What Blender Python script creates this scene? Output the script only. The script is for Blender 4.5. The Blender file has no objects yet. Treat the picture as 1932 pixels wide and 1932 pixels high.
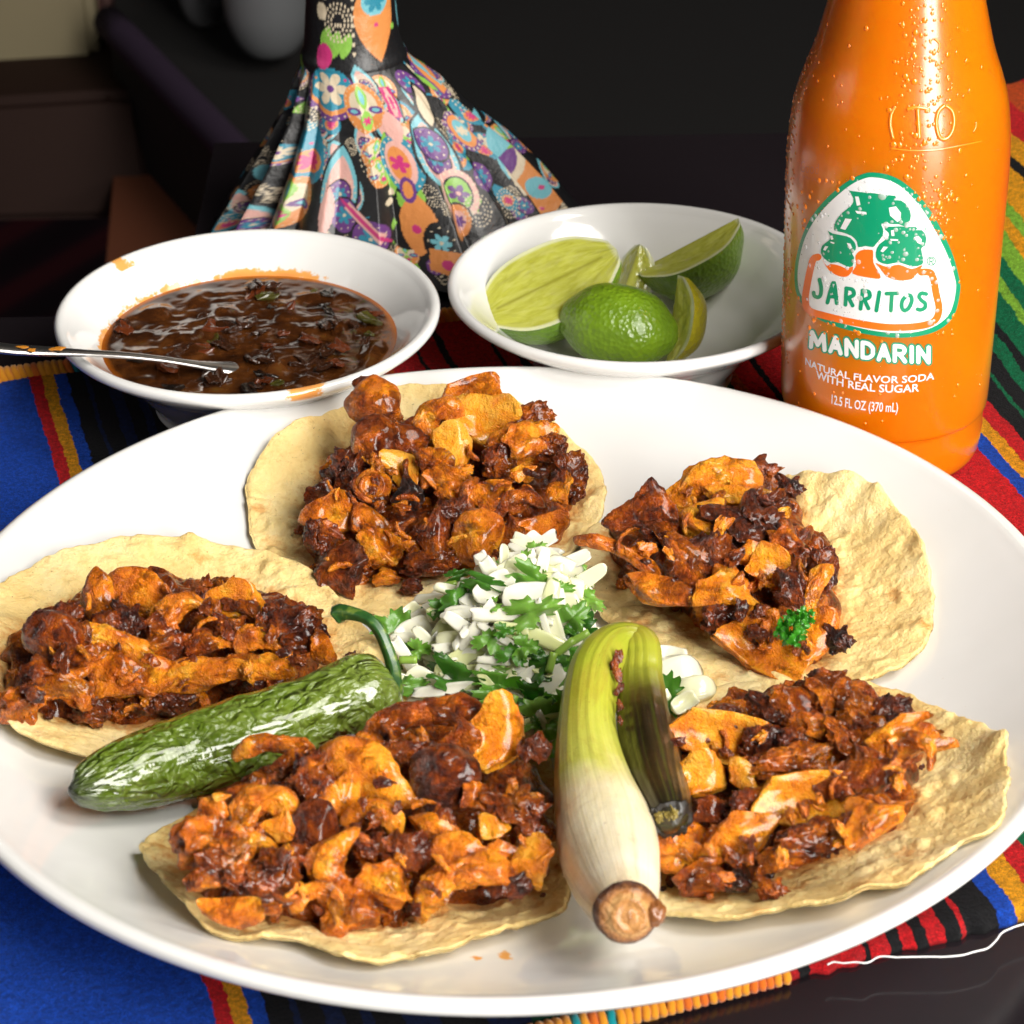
import bpy, bmesh, math, random
import numpy as np
from mathutils import Vector, Matrix
random.seed(7); rng = np.random.default_rng(7)
S = 0.01                                   # the scene is measured in centimetres, built in metres
sc = bpy.context.scene
COL = sc.collection
PI = math.pi

# ------------------------------------------------------------------ camera
FPX = 5220.0
PITCH, ROLL = math.radians(30.22), math.radians(-0.986)
CAM = np.array([0.285, -55.94, 38.19])
FW = np.array([0, math.cos(PITCH), -math.sin(PITCH)])
_u = np.array([0, math.sin(PITCH), math.cos(PITCH)]); _r = np.array([1.0, 0, 0])
RT = _r*math.cos(ROLL) + _u*math.sin(ROLL)
UP = _u*math.cos(ROLL) - _r*math.sin(ROLL)
cd = bpy.data.cameras.new('camera'); cam = bpy.data.objects.new('camera', cd); COL.objects.link(cam)
cd.sensor_width = 36; cd.lens = 36*FPX/1932; cd.clip_start = 0.01; cd.clip_end = 50
cam.matrix_world = Matrix(((RT[0], UP[0], -FW[0], CAM[0]*S), (RT[1], UP[1], -FW[1], CAM[1]*S),
                           (RT[2], UP[2], -FW[2], CAM[2]*S), (0, 0, 0, 1)))
cd.dof.use_dof = True; cd.dof.focus_distance = 0.71; cd.dof.aperture_fstop = 36
sc.camera = cam

# ------------------------------------------------------------------ light
w = bpy.data.worlds.new('World'); sc.world = w; w.use_nodes = True
w.node_tree.nodes['Background'].inputs[0].default_value = (0.9, 0.88, 0.86, 1)
w.node_tree.nodes['Background'].inputs[1].default_value = 0.018
def area(name, loc, target, sx, sy, power, col):
    l = bpy.data.lights.new(name, 'AREA'); l.shape = 'RECTANGLE'; l.size = sx; l.size_y = sy
    l.energy = power; l.color = col
    o = bpy.data.objects.new(name, l); COL.objects.link(o)
    p = Vector(loc)*S; o.location = p
    o.rotation_euler = (Vector(target)*S - p).to_track_quat('-Z', 'Y').to_euler()
    return o
area('window_light', (64, -92, 50), (3, 6, 4), 0.42, 1.25, 32, (1.0, 0.965, 0.91))
area('top_fill', (74, -22, 108), (0, 5, 0), 0.6, 0.6, 13, (1.0, 0.95, 0.88))  # added fill from above to brighten plate and tortillas, not a known lamp
area('side_fill', (-110, -10, 60), (0, 5, 2), 0.6, 0.6, 1.2, (1.0, 0.96, 0.92))  # weak fill added on the left, no real source there
sc.view_settings.view_transform = 'Standard'; sc.view_settings.look = 'None'
sc.view_settings.exposure = 0.16; sc.view_settings.gamma = 1.0
sc.render.engine = 'CYCLES'
sc.cycles.use_denoising = True
sc.cycles.max_bounces = 8; sc.cycles.transparent_max_bounces = 12
sc.cycles.caustics_reflective = False; sc.cycles.caustics_refractive = False
sc.cycles.sample_clamp_indirect = 6

# ------------------------------------------------------------------ numeric helpers
def ray(u, v):
    return FW + RT*(u-966)/FPX + UP*(966-v)/FPX
def P3(u, v, z):
    d = ray(u, v); return CAM + d*((z-CAM[2])/d[2])
def depth_at(p):
    return float((np.asarray(p)-CAM) @ FW)
def px2cm(p):                              # centimetres per photograph pixel at a point
    return depth_at(p)/FPX
def _h(i, j, k, s):
    n = (i*374761393 + j*668265263 + k*1274126177 + s*144665) & 0xffffffff
    n = ((n ^ (n >> 13))*1274126177) & 0xffffffff
    n = ((n ^ (n >> 16))*2246822519) & 0xffffffff
    return ((n ^ (n >> 15)) & 0xffff)/32767.5 - 1.0
def vn(p, s=0):                            # value noise, -1..1
    p = np.asarray(p, float); i = np.floor(p).astype(np.int64); f = p-i; f = f*f*(3-2*f)
    x, y, z = i[:, 0], i[:, 1], i[:, 2]; fx, fy, fz = f[:, 0], f[:, 1], f[:, 2]
    r = 0
    for a in (0, 1):
        for b in (0, 1):
            for c in (0, 1):
                r = r + _h(x+a, y+b, z+c, s)*(fx if a else 1-fx)*(fy if b else 1-fy)*(fz if c else 1-fz)
    return r
def fbm(p, o=3, s=0):
    p = np.asarray(p, float); r = 0; a = 1; t = 0
    for k in range(o):
        r = r + a*vn(p*(2**k), s+k*17); t += a; a *= 0.5
    return r/t
def sm(a, b, x):
    t = np.clip((np.asarray(x, float)-a)/(b-a), 0, 1); return t*t*(3-2*t)

# ------------------------------------------------------------------ object helpers
def tag(o, label=None, cat=None, group=None, kind=None):
    if label: o['label'] = label
    if cat: o['category'] = cat
    if group: o['group'] = group
    if kind: o['kind'] = kind
    return o
def mesh_data(name, V, F, mat=None, smooth=True, uv=None, col=None):
    me = bpy.data.meshes.new(name)
    V = np.asarray(V, float)*S
    if isinstance(F, np.ndarray): F = F.tolist()
    me.from_pydata(V.tolist(), [], F)
    if smooth: me.polygons.foreach_set('use_smooth', [True]*len(me.polygons))
    if mat:
        for m in (mat if isinstance(mat, (list, tuple)) else [mat]): me.materials.append(m)
    if uv is not None:
        l = me.uv_layers.new(name='UVMap'); idx = np.empty(len(me.loops), np.int32)
        me.loops.foreach_get('vertex_index', idx)
        l.data.foreach_set('uv', np.asarray(uv, np.float32)[idx].ravel())
    if col is not None:
        for nm, c in col.items():
            a = me.color_attributes.new(nm, 'FLOAT_COLOR', 'POINT')
            c = np.asarray(c, np.float32)
            if c.ndim == 1: c = np.stack([c, c, c], 1)
            c = np.concatenate([c[:, :3], np.ones((len(c), 1), np.float32)], 1)
            a.data.foreach_set('color', c.ravel())
    me.update()
    return me
def link(name, me, parent=None, mw=None):
    o = bpy.data.objects.new(name, me); COL.objects.link(o)
    if mw is not None: o.matrix_world = mw
    if parent is not None:
        o.parent = parent
        if parent.get('_e'): o.matrix_parent_inverse = Matrix.Translation(-parent.location)
    return o
def mesh(name, V, F, mat=None, parent=None, smooth=True, uv=None, col=None):
    return link(name, mesh_data(name, V, F, mat, smooth, uv, col), parent)
def empty(name, loc):
    o = bpy.data.objects.new(name, None); COL.objects.link(o)
    o.location = Vector(loc)*S; o['_e'] = 1; o.empty_display_size = 0.01
    return o
def grid_faces(nu, nv, wu=False, flip=False):
    F = []
    for j in range(nv-1):
        for i in range(nu if wu else nu-1):
            a = j*nu+i; b = j*nu+(i+1) % nu; c = (j+1)*nu+(i+1) % nu; d = (j+1)*nu+i
            F.append((a, d, c, b) if flip else (a, b, c, d))
    return F
def lathe(prof, n=128):
    prof = np.asarray(prof, float); t = np.linspace(0, 2*PI, n, endpoint=False)
    V = np.stack([np.outer(prof[:, 0], np.cos(t)), np.outer(prof[:, 0], np.sin(t)),
                  np.repeat(prof[:, 1:2], n, 1)], 2).reshape(-1, 3)
    return V, grid_faces(n, len(prof), True)
def smooth_prof(pts, n=80):
    pts = np.asarray(pts, float); d = np.r_[0, np.cumsum(np.hypot(*np.diff(pts, axis=0).T))]
    # Catmull-Rom through the points
    out = []
    P = np.vstack([2*pts[0]-pts[1], pts, 2*pts[-1]-pts[-2]])
    k = max(2, n//(len(pts)-1))
    for i in range(1, len(P)-2):
        for t in np.linspace(0, 1, k, endpoint=False):
            a, b, c, e = P[i-1], P[i], P[i+1], P[i+2]
            out.append(0.5*((2*b)+(c-a)*t+(2*a-5*b+4*c-e)*t*t+(3*b-a-3*c+e)*t**3))
    out.append(pts[-1])
    return np.array(out)
def tube(path, rad, n=16, flat=1.0, upv=(0, 0, 1), caps=True):
    path = np.asarray(path, float); rad = np.broadcast_to(np.asarray(rad, float), (len(path),))
    T = np.gradient(path, axis=0); T /= np.linalg.norm(T, axis=1)[:, None]+1e-9
    V = []; prev = np.asarray(upv, float); t = np.linspace(0, 2*PI, n, endpoint=False)
    N = []
    for k in range(len(path)):
        b = np.cross(T[k], prev); b /= np.linalg.norm(b)+1e-9; u = np.cross(b, T[k]); prev = u
        N.append((b, u))
        V.append(path[k]+rad[k]*(np.outer(np.cos(t), b)+np.outer(np.sin(t), u)*flat))
    V = np.vstack(V); F = grid_faces(n, len(path), True)
    if caps:
        F.append(tuple(range(n))[::-1]); m = (len(path)-1)*n; F.append(tuple(range(m, m+n)))
    return V, F
def merge(parts):
    V = []; F = []; o = 0
    for v, f in parts:
        V.append(np.asarray(v, float)); F += [tuple(i+o for i in q) for q in f]; o += len(v)
    return np.vstack(V), F

# ------------------------------------------------------------------ material helpers
def new_mat(name):
    m = bpy.data.materials.new(name); m.use_nodes = True
    nt = m.node_tree; return m, nt, nt.nodes['Principled BSDF']
def N(nt, t, **kw):
    n = nt.nodes.new(t)
    for k, v in kw.items():
        if k.startswith('i_'):
            key = k[2:]; key = int(key) if key.isdigit() else key.replace('_', ' ')
            n.inputs[key].default_value = v
        else: setattr(n, k, v)
    return n
def L(nt, a, b): nt.links.new(a, b)
def coords(nt, scale=100.0, sv=None):
    tc = N(nt, 'ShaderNodeTexCoord'); mp = N(nt, 'ShaderNodeMapping')
    mp.inputs['Scale'].default_value = sv or (scale, scale, scale)
    L(nt, tc.outputs['Object'], mp.inputs[0]); return mp.outputs[0]
def noise(nt, vec, scale, detail=4, rough=0.6, dist=0.0):
    n = N(nt, 'ShaderNodeTexNoise'); n.inputs['Scale'].default_value = scale
    n.inputs['Detail'].default_value = detail; n.inputs['Roughness'].default_value = rough
    n.inputs['Distortion'].default_value = dist
    if vec is not None: L(nt, vec, n.inputs['Vector'])
    return n.outputs['Fac']
def ramp(nt, fac, stops, interp='LINEAR'):
    r = N(nt, 'ShaderNodeValToRGB'); cr = r.color_ramp; cr.interpolation = interp
    while len(cr.elements) > 1: cr.elements.remove(cr.elements[-1])
    for i, (p, c) in enumerate(stops):
        e = cr.elements[0] if i == 0 else cr.elements.new(p)
        e.position = p; c = (c, c, c) if not hasattr(c, '__len__') else c
        e.color = (c[0], c[1], c[2], 1)
    if fac is not None: L(nt, fac, r.inputs[0])
    return r.outputs[0]
def mixc(nt, fac, a, b, mode='MIX'):
    m = N(nt, 'ShaderNodeMix', data_type='RGBA', blend_type=mode)
    for s, x in ((0, fac), (6, a), (7, b)):
        if hasattr(x, 'links') or isinstance(x, bpy.types.NodeSocket): L(nt, x, m.inputs[s])
        elif hasattr(x, '__len__'): m.inputs[s].default_value = (x[0], x[1], x[2], 1)
        else: m.inputs[s].default_value = x
    return m.outputs[2]
def math_(nt, op, a, b=None, c=None):
    m = N(nt, 'ShaderNodeMath', operation=op)
    for i, x in enumerate((a, b, c)):
        if x is None: continue
        if isinstance(x, bpy.types.NodeSocket): L(nt, x, m.inputs[i])
        else: m.inputs[i].default_value = x
    return m.outputs[0]
def bump(nt, h, strength, dist, bs, prev=None):
    b = N(nt, 'ShaderNodeBump'); b.inputs['Strength'].default_value = strength
    b.inputs['Distance'].default_value = dist*S
    L(nt, h, b.inputs['Height'])
    if prev is not None: L(nt, prev, b.inputs['Normal'])
    if bs is not None: L(nt, b.outputs[0], bs.inputs['Normal'])
    return b.outputs[0]
def attr(nt, name, typ='GEOMETRY'):
    a = N(nt, 'ShaderNodeAttribute', attribute_name=name, attribute_type=typ); return a
def plain(name, col, rough=0.5, spec=0.5, coat=0, sss=0, sssr=(1, .4, .2), sscale=0.3, metal=0, sheen=0):
    m, nt, b = new_mat(name); b.inputs['Base Color'].default_value = (*col, 1)
    b.inputs['Roughness'].default_value = rough; b.inputs['Specular IOR Level'].default_value = spec
    b.inputs['Coat Weight'].default_value = coat; b.inputs['Metallic'].default_value = metal
    if sss:
        b.inputs['Subsurface Weight'].default_value = sss; b.inputs['Subsurface Radius'].default_value = sssr
        b.inputs['Subsurface Scale'].default_value = sscale*S
    if sheen: b.inputs['Sheen Weight'].default_value = sheen
    return m

# ================================================================== THE TABLE AND BACKGROUND
PLATE_R, PLATE_Z = 14.15, 2.3
def plate_h(x, y):
    r = np.hypot(x, y)/0.982; return 0.52 + 1.78*np.clip((r-7.6)/6.0, 0, 1)**1.9
def on_plate(u, v, off=0.0):
    z = 0.6 + off
    for _ in range(12):
        p = P3(u, v, z); z = 0.5*z + 0.5*(float(plate_h(p[0], p[1])) + off)
    return P3(u, v, z)

# table top: a dark polished slab, its far left corner cut by the aisle
m, nt, b = new_mat('dark_table')
c = coords(nt)
b.inputs['Base Color'].default_value = (0.012, 0.009, 0.011, 1)
L(nt, ramp(nt, noise(nt, c, 0.6, 5), [(0.3, 0.10), (0.7, 0.2)]), b.inputs['Roughness'])
M_table = m
TZ = -0.34
tab = [(-60, -40), (70, -40), (70, 37), (-10.2, 37), (-10.2, 23.0), (-60, 23.0)]
V = [(x, y, TZ) for x, y in tab] + [(x, y, TZ-2.5) for x, y in tab]; n = len(tab)
F = [tuple(range(n)), tuple(range(2*n-1, n-1, -1))] + [(i, i+n, (i+1) % n+n, (i+1) % n) for i in range(n)]
o = mesh('table', V, F, M_table, smooth=False); tag(o, kind='structure')

M_black = plain('black_upholstery', (0.006, 0.005, 0.005), 0.8)
def box(name, p0, p1, mat, parent=None, bev=0.0, yaw=0, smooth=False):
    p0 = np.array(p0, float); p1 = np.array(p1, float); c = (p0+p1)/2
    bm = bmesh.new(); bmesh.ops.create_cube(bm, size=1)
    for v in bm.verts:
        q = np.array(v.co)*(p1-p0)
        v.co = Vector(q)
    if bev: bmesh.ops.bevel(bm, geom=bm.edges[:], offset=bev, segments=3, affect='EDGES')
    R = Matrix.Rotation(yaw, 4, 'Z')
    V = [tuple(R @ v.co + Vector(c)) for v in bm.verts]; bm.verts.index_update()
    F = [tuple(x.index for x in f.verts) for f in bm.faces]; bm.free()
    return mesh(name, V, F, mat, parent, smooth)
# floor, far below
m, nt, b = new_mat('floor_boards'); c = coords(nt)
wv = N(nt, 'ShaderNodeTexWave', wave_type='BANDS', bands_direction='X'); wv.inputs['Scale'].default_value = 0.035
wv.inputs['Distortion'].default_value = 0.4
mp = N(nt, 'ShaderNodeMapping'); mp.inputs['Rotation'].default_value = (0, 0, 0.55); L(nt, c, mp.inputs[0]); L(nt, mp.outputs[0], wv.inputs[0])
L(nt, ramp(nt, wv.outputs[1], [(0.0, (0.10, 0.06, 0.08)), (0.55, (0.16, 0.07, 0.10)), (0.9, (0.42, 0.09, 0.12))]), b.inputs['Base Color'])
b.inputs['Roughness'].default_value = 0.6
o = mesh('floor', [(-400, -200, -72), (400, -200, -72), (400, 500, -72), (-400, 500, -72)], [(0, 1, 2, 3)], m, smooth=False); tag(o, kind='structure')
o = mesh('wall', [(-400, 330, -72), (400, 330, -72), (400, 330, 250), (-400, 330, 250)], [(0, 1, 2, 3)], M_black, smooth=False); tag(o, kind='structure')
# black booth bench behind the table with a greyish purple welt along its edge
BZ = -22.0
e0, e1 = P3(205, 40, BZ), P3(620, 470, BZ)
M_welt = plain('purple_welt', (0.035, 0.022, 0.042), 0.8, 0.2)
bt = empty('booth_bench', (40, 75, -72)); tag(bt, 'black booth bench with dull purple piping behind the doll', 'bench')
poly = [tuple(e0), tuple(e1), tuple(P3(1200, 470, BZ)), (90, 60, BZ), (120, 190, BZ), (e0[0], 190, BZ)]
n = len(poly); V = [(x, y, BZ) for x, y, z in poly]+[(x, y, -70) for x, y, z in poly]
F = [tuple(range(n))[::-1], tuple(range(n, 2*n))] + [(i, (i+1) % n, (i+1) % n+n, i+n) for i in range(n)]
mesh('seat', V, F, M_black, bt, smooth=False)
for k, (off, rr) in enumerate(((0.0, 1.0), (-26, 0.8))):
    d = (e1-e0)/np.linalg.norm(e1-e0); pn = np.array([d[1], -d[0], 0])
    pth = [e0+pn*off*0.25+d*t*np.linalg.norm(e1-e0) - np.array([0, 0, 6.0*k]) for t in np.linspace(0, 1, 12)]
    v, f = tube(pth, rr, 12); mesh('piping', v, f, M_welt, bt)
# chair with a beige back panel to the left
ch = empty('chair', (-60, 110, -72)); tag(ch, 'dark brown chair with beige back panel, blurred at the left', 'chair')
M_brown = plain('dark_brown_wood', (0.022, 0.009, 0.006), 0.7, 0.2)
M_beige = plain('beige_panel', (0.20, 0.165, 0.09), 0.7)
M_rail = plain('red_brown_rail', (0.10, 0.035, 0.03), 0.5)
def quadbox(name, pxs, dep, thick, mat, parent, bev=0.6):
    # an upright board: its outline stands at distance dep along the view direction
    pts = [CAM + ray(u, v)*dep for u, v in pxs]
    n = len(pts); nn = FW*np.array([1, 1, 0]); nn = nn/np.linalg.norm(nn)*thick
    V = [tuple(p) for p in pts]+[tuple(p+nn) for p in pts]
    F = [tuple(range(n))[::-1], tuple(range(n, 2*n))]+[(i, (i+1) % n, (i+1) % n+n, i+n) for i in range(n)]
    bm = bmesh.new(); vs = [bm.verts.new(v) for v in V]
    for f in F: bm.faces.new([vs[i] for i in f])
    bmesh.ops.recalc_face_normals(bm, faces=bm.faces)
    bmesh.ops.bevel(bm, geom=bm.edges[:], offset=bev, segments=2, affect='EDGES'); bm.verts.index_update()
    V = [tuple(v.co) for v in bm.verts]; F = [tuple(x.index for x in f.verts) for f in bm.faces]; bm.free()
    return mesh(name, V, F, mat, parent, smooth=False)
quadbox('back_panel', [(-120, -120), (160, -120), (192, 170), (-120, 190)], 178, 3, M_beige, ch)
quadbox('back_rail', [(165, -120), (225, -120), (243, 158), (196, 170)], 180, 3.5, M_rail, ch)
quadbox('seat', [(-120, 195), (200, 176), (262, 176), (285, 330), (262, 395), (225, 418), (-120, 425)], 172, 12, M_brown, ch)
for u in (-110, 236): quadbox('leg', [(u, 400), (u+26, 400), (u+24, 640), (u+6, 640)], 176, 3, M_brown, ch)
# orange floor mat between chair and bench, lifted off the floor to be lit
M_mat = plain('orange_floormat', (0.13, 0.032, 0.008), 0.9)
pts = [P3(u, v, -30) for u, v in ((215, 330), (292, 330), (420, 480), (200, 500))]
V = [tuple(p) for p in pts]+[(p[0], p[1], p[2]-4) for p in pts]
o = mesh('lifted_floormat', V, [(3, 2, 1, 0), (4, 5, 6, 7)]+[(i, (i+1) % 4, (i+1) % 4+4, i+4) for i in range(4)], M_mat, smooth=False)
tag(o, 'orange lifted cushion glimpsed between chair and bench', 'floormat')
# two grey cups at the back of the bench, only their rounded bottoms in view
def cup(u, v, wpx, dep, col, label, n0):
    bot = CAM + ray(u, v)*dep; r = wpx/2*dep/FPX
    pr = smooth_prof([(0.01, 0), (r*0.55, 0.15*r), (r*0.9, 0.75*r), (r, 1.6*r), (r*0.98, 3.6*r), (r*0.93, 3.6*r), (r*0.93, 1.6*r), (r*0.5, 0.4*r), (0.01, 0.3*r)], 60)
    V, F = lathe(pr, 40); V = V+np.array(bot)
    e = mesh(n0, V, F, plain(n0+'_grey', col, 0.35)); tag(e, label, 'cup'); return e
cup(512, 106, 170, 165, (0.13, 0.135, 0.14), 'larger blurred grey cup behind the patterned dress, top edge', 'cup')
cup(388, 48, 95, 172, (0.11, 0.11, 0.115), 'smaller blurred grey cup cut off by the top edge', 'cup')

# ================================================================== SARAPE CLOTH
AL = math.radians(15.4); CA, SA = math.cos(AL), math.sin(AL)
def cloth_xy(u, wv): return u*CA - wv*SA, u*SA + wv*CA
RED, YEL, BLU, NAV, BLK = (0.70, 0.010, 0.016), (0.90, 0.38, 0.008), (0.005, 0.075, 0.55), (0.004, 0.014, 0.07), (0.006, 0.006, 0.008)
ORA, GRN, LIM, DGR = (0.68, 0.085, 0.01), (0.0, 0.16, 0.06), (0.25, 0.52, 0.04), (0.0, 0.075, 0.035)
stripes = [(-26, BLU), (-20, RED), (-19, YEL), (-18.4, BLU), (-8.98, RED), (-8.50, YEL), (-8.16, BLU), (-7.78, BLK), (-7.32, NAV), (-7.22, BLK), (-6.75, NAV), (-6.40, BLK), (-6.05, NAV), (-5.75, BLK),
           (-5.2, NAV), (-4.4, BLK), (-3.5, NAV), (-2.6, DGR), (-1.6, BLU), (-0.9, YEL), (0.2, ORA), (1.6, RED), (2.6, BLK), (2.75, RED), (3.4, BLK), (3.55, RED), (4.9, BLK), (5.12, RED)]
stripes2 = [(5.12, RED), (5.55, BLK), (5.85, RED), (6.2, BLK), (6.5, RED), (6.85, BLK), (7.25, RED), (7.4, BLK), (8.15, BLU), (8.62, YEL), (9.2, RED), (9.75, GRN), (10.6, DGR), (11.1, ORA), (11.5, RED), (12.1, BLK), (12.3, RED),
            (16.50, BLU), (16.95, YEL), (17.4, RED), (17.9, BLK), (18.45, GRN), (18.6, BLK), (19.1, GRN), (19.5, BLK), (19.75, GRN), (20.4, LIM), (20.65, GRN), (21.0, LIM), (21.5, YEL)]
stripes3 = [(21.5, YEL), (21.8, LIM), (22.1, YEL), (22.9, BLK), (23.2, YEL), (23.9, RED), (25, ORA), (26, RED)]
U0, U1 = -26.0, 30.0
m, nt, b = new_mat('woven_wool')
uvn = N(nt, 'ShaderNodeUVMap'); sp = N(nt, 'ShaderNodeSeparateXYZ'); L(nt, uvn.outputs[0], sp.inputs[0])
c = coords(nt)
wob = math_(nt, 'MULTIPLY', math_(nt, 'SUBTRACT', noise(nt, c, 5.5, 3), 0.5), 0.17)
wob2 = math_(nt, 'MULTIPLY', math_(nt, 'SUBTRACT', noise(nt, c, 0.7, 2), 0.5), 0.25)
uu = math_(nt, 'ADD', math_(nt, 'ADD', math_(nt, 'MULTIPLY_ADD', sp.outputs[0], U1-U0, U0), wob), wob2)
def srow(st, a, bnd):
    f = math_(nt, 'DIVIDE', math_(nt, 'SUBTRACT', uu, a), bnd-a)
    return ramp(nt, f, [(min(1, max(0, (p-a)/(bnd-a))), cc) for p, cc in st], 'CONSTANT')
c1 = srow(stripes, -26, 5.12); c2 = srow(stripes2, 5.12, 21.5); c3 = srow(stripes3, 21.5, 30)
cc = mixc(nt, math_(nt, 'GREATER_THAN', uu, 5.12), c1, c2); cc = mixc(nt, math_(nt, 'GREATER_THAN', uu, 21.5), cc, c3)
# short fibres: colour flecks
fl = noise(nt, c, 26, 3, 0.7)
fl2 = noise(nt, c, 7, 4, 0.75)
cc = mixc(nt, 1.0, cc, ramp(nt, fl, [(0.3, 0.5), (0.7, 1.4)]), 'MULTIPLY')
cc = mixc(nt, 1.0, cc, ramp(nt, fl2, [(0.32, 0.55), (0.7, 1.35)]), 'MULTIPLY')
lint = ramp(nt, noise(nt, c, 34, 2, 0.8), [(0.76, 0.0), (0.80, 1.0)])
cc = mixc(nt, math_(nt, 'MULTIPLY', lint, 0.35), cc, (0.55, 0.55, 0.6))
L(nt, cc, b.inputs['Base Color']); b.inputs['Roughness'].default_value = 0.95; b.inputs['Specular IOR Level'].default_value = 0.15
b.inputs['Sheen Weight'].default_value = 0.03; b.inputs['Sheen Roughness'].default_value = 0.4
wl = N(nt, 'ShaderNodeTexWave', wave_type='BANDS', bands_direction='Y'); wl.inputs['Scale'].default_value = 62
wl.inputs['Distortion'].default_value = 2.0; wl.inputs['Detail Scale'].default_value = 3
L(nt, uvn.outputs[0], wl.inputs[0])
hh = math_(nt, 'ADD', math_(nt, 'MULTIPLY', noise(nt, c, 14, 5, 0.75), 1.0), math_(nt, 'MULTIPLY', wl.outputs[1], 0.06))
bump(nt, hh, 1.0, 0.2, b)
M_wool = m
W0, W1 = -11.3, 21.6; nu, nv = 420, 230
us = np.linspace(U0, U1, nu); ts = np.linspace(0, 1, nv)
UU, TT = np.meshgrid(us, ts)
front = W0 + 0.5*np.sin((UU-2)*0.16) + 0.055*sm(7.0, 12, UU)*(UU-7) + 0.09*vn(np.stack([UU.ravel()*3.2, 0*UU.ravel(), 0*UU.ravel()], 1)).reshape(UU.shape)
back = W1 + 0.1*vn(np.stack([UU.ravel()*2.6, 0*UU.ravel()+9, 0*UU.ravel()], 1)).reshape(UU.shape)
back = back + 6.0*sm(15, 22, UU)
WW = front + (back-front)*TT
X, Y = cloth_xy(UU, WW)
Z = 0.05*fbm(np.stack([X.ravel()*0.5, Y.ravel()*0.5, 0*X.ravel()], 1), 2, 5).reshape(X.shape) - 0.06
Z = Z + 3.0*sm(14, 20, X + 0.10*Y)*sm(14, 27, Y)
Z = Z + 0.35*np.sin(X*1.1)*sm(16, 20, X)*sm(12, 20, Y)
edge = np.minimum(sm(0, 0.010, TT), sm(0, 0.010, 1-TT))
Z = TZ + 0.03 + (Z-TZ)*np.where(edge < 1, 0.35+0.65*edge, 1)
Vt = np.stack([X, Y, Z], 2).reshape(-1, 3); Vb = Vt.copy(); Vb[:, 2] -= np.maximum(0.25, 0.0)
Vb[:, 2] = np.maximum(np.minimum(Vb[:, 2], Vt[:, 2]-0.05), TZ+0.004)
nn = nu*nv; F = grid_faces(nu, nv) + [tuple(i+nn for i in q[::-1]) for q in grid_faces(nu, nv)]
per = [(j*nu, (j+1)*nu) for j in range(nv-1)] + [((j+1)*nu+nu-1, j*nu+nu-1) for j in range(nv-1)]
per += [(i+1, i) for i in range(nu-1)] + [((nv-1)*nu+i, (nv-1)*nu+i+1) for i in range(nu-1)]
F += [(a, b_, b_+nn, a+nn) for a, b_ in per]
uvc = np.stack([(UU.ravel()-U0)/(U1-U0), TT.ravel()], 1); uvc = np.vstack([uvc, uvc])
cloth = empty('sarape_cloth', (0, 5, TZ)); tag(cloth, 'striped woven blanket in blue, red, yellow and green under the plate', 'blanket')
mesh('woven_panel', np.vstack([Vt, Vb]), F, M_wool, cloth, uv=uvc)
# whipped edge stitching along the far edge: loops of yarn
yarn = {k: plain(k, cl, 0.9, 0.2, sheen=0.3) for k, cl in (('yellow_yarn', (0.65, 0.25, 0.012)), ('orange_yarn', (0.6, 0.13, 0.01)), ('teal_yarn', (0.0, 0.22, 0.25)))}
loops = {k: [] for k in yarn}
uq = -18.0
while uq < 13.0:
    k = ('yellow_yarn', 'orange_yarn', 'yellow_yarn', 'teal_yarn' if random.random() < 0.4 else 'yellow_yarn')[random.randrange(4)]
    wq = W1 + 0.12*float(vn(np.array([[uq*2.6, 9, 0]]))[0])
    t = np.linspace(0, PI, 9); r = 0.2+0.06*random.random()
    pth = [(*cloth_xy(uq+0.06*math.cos(a*2)+random.uniform(-.02, .02), wq-0.28+0.62*math.sin(a)*0.9 if False else wq-0.30*math.cos(a)-0.02), TZ+0.12+0.36*math.sin(a)*(0.8+r)) for a in t]
    loops[k].append(tube(pth, 0.105+0.03*random.random(), 7)); uq += 0.20
for k, l in loops.items():
    if l:
        v, f = merge(l); o = mesh('edge_stitching', v, f, yarn[k], cloth); o['kind'] = 'stuff'
loops = {k: [] for k in yarn}; uq = -3.2
while uq < 3.2:
    k = random.choice(['yellow_yarn', 'yellow_yarn', 'orange_yarn', 'teal_yarn' if uq < 0 else 'orange_yarn'])
    fr = W0+0.5*math.sin((uq-2)*0.16)
    t = np.linspace(0, PI, 9)
    pth = [(*cloth_xy(uq+random.uniform(-.02, .02), fr+0.15+0.25*math.cos(a)), TZ+0.1+0.26*math.sin(a)) for a in t]
    loops[k].append(tube(pth, 0.1, 7)); uq += 0.19
for k, l in loops.items():
    if l:
        v, f = merge(l); o = mesh('edge_stitching', v, f, yarn[k], cloth); o['kind'] = 'stuff'
# loose white thread on the near edge
tp = [(1560, 1820), (1572, 1814), (1600, 1817), (1631, 1819), (1655, 1806), (1690, 1806), (1729, 1806), (1785, 1806), (1833, 1800), (1868, 1788), (1895, 1758), (1915, 1748), (1950, 1738), (1990, 1730)]
pth = smooth_prof(np.array([P3(u, v, 0.16) for u, v in tp]), 90) if False else None
pp = np.array([P3(u, v, 0.14) for u, v in tp]); tt = np.linspace(0, len(pp)-1, 120)
pth = np.stack([np.interp(tt, range(len(pp)), pp[:, i]) for i in range(3)], 1)
for _ in range(4): pth[1:-1] = (pth[:-2]+2*pth[1:-1]+pth[2:])/4
pth = pth+0.035*np.stack([vn(pth*3.1, 1), vn(pth*3.1, 2), np.abs(vn(pth*2.0, 3))], 1)
v, f = tube(pth, 0.018, 8); mesh('loose_thread', v, f, plain('white_thread', (0.8, 0.8, 0.8), 0.7), cloth)

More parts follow.
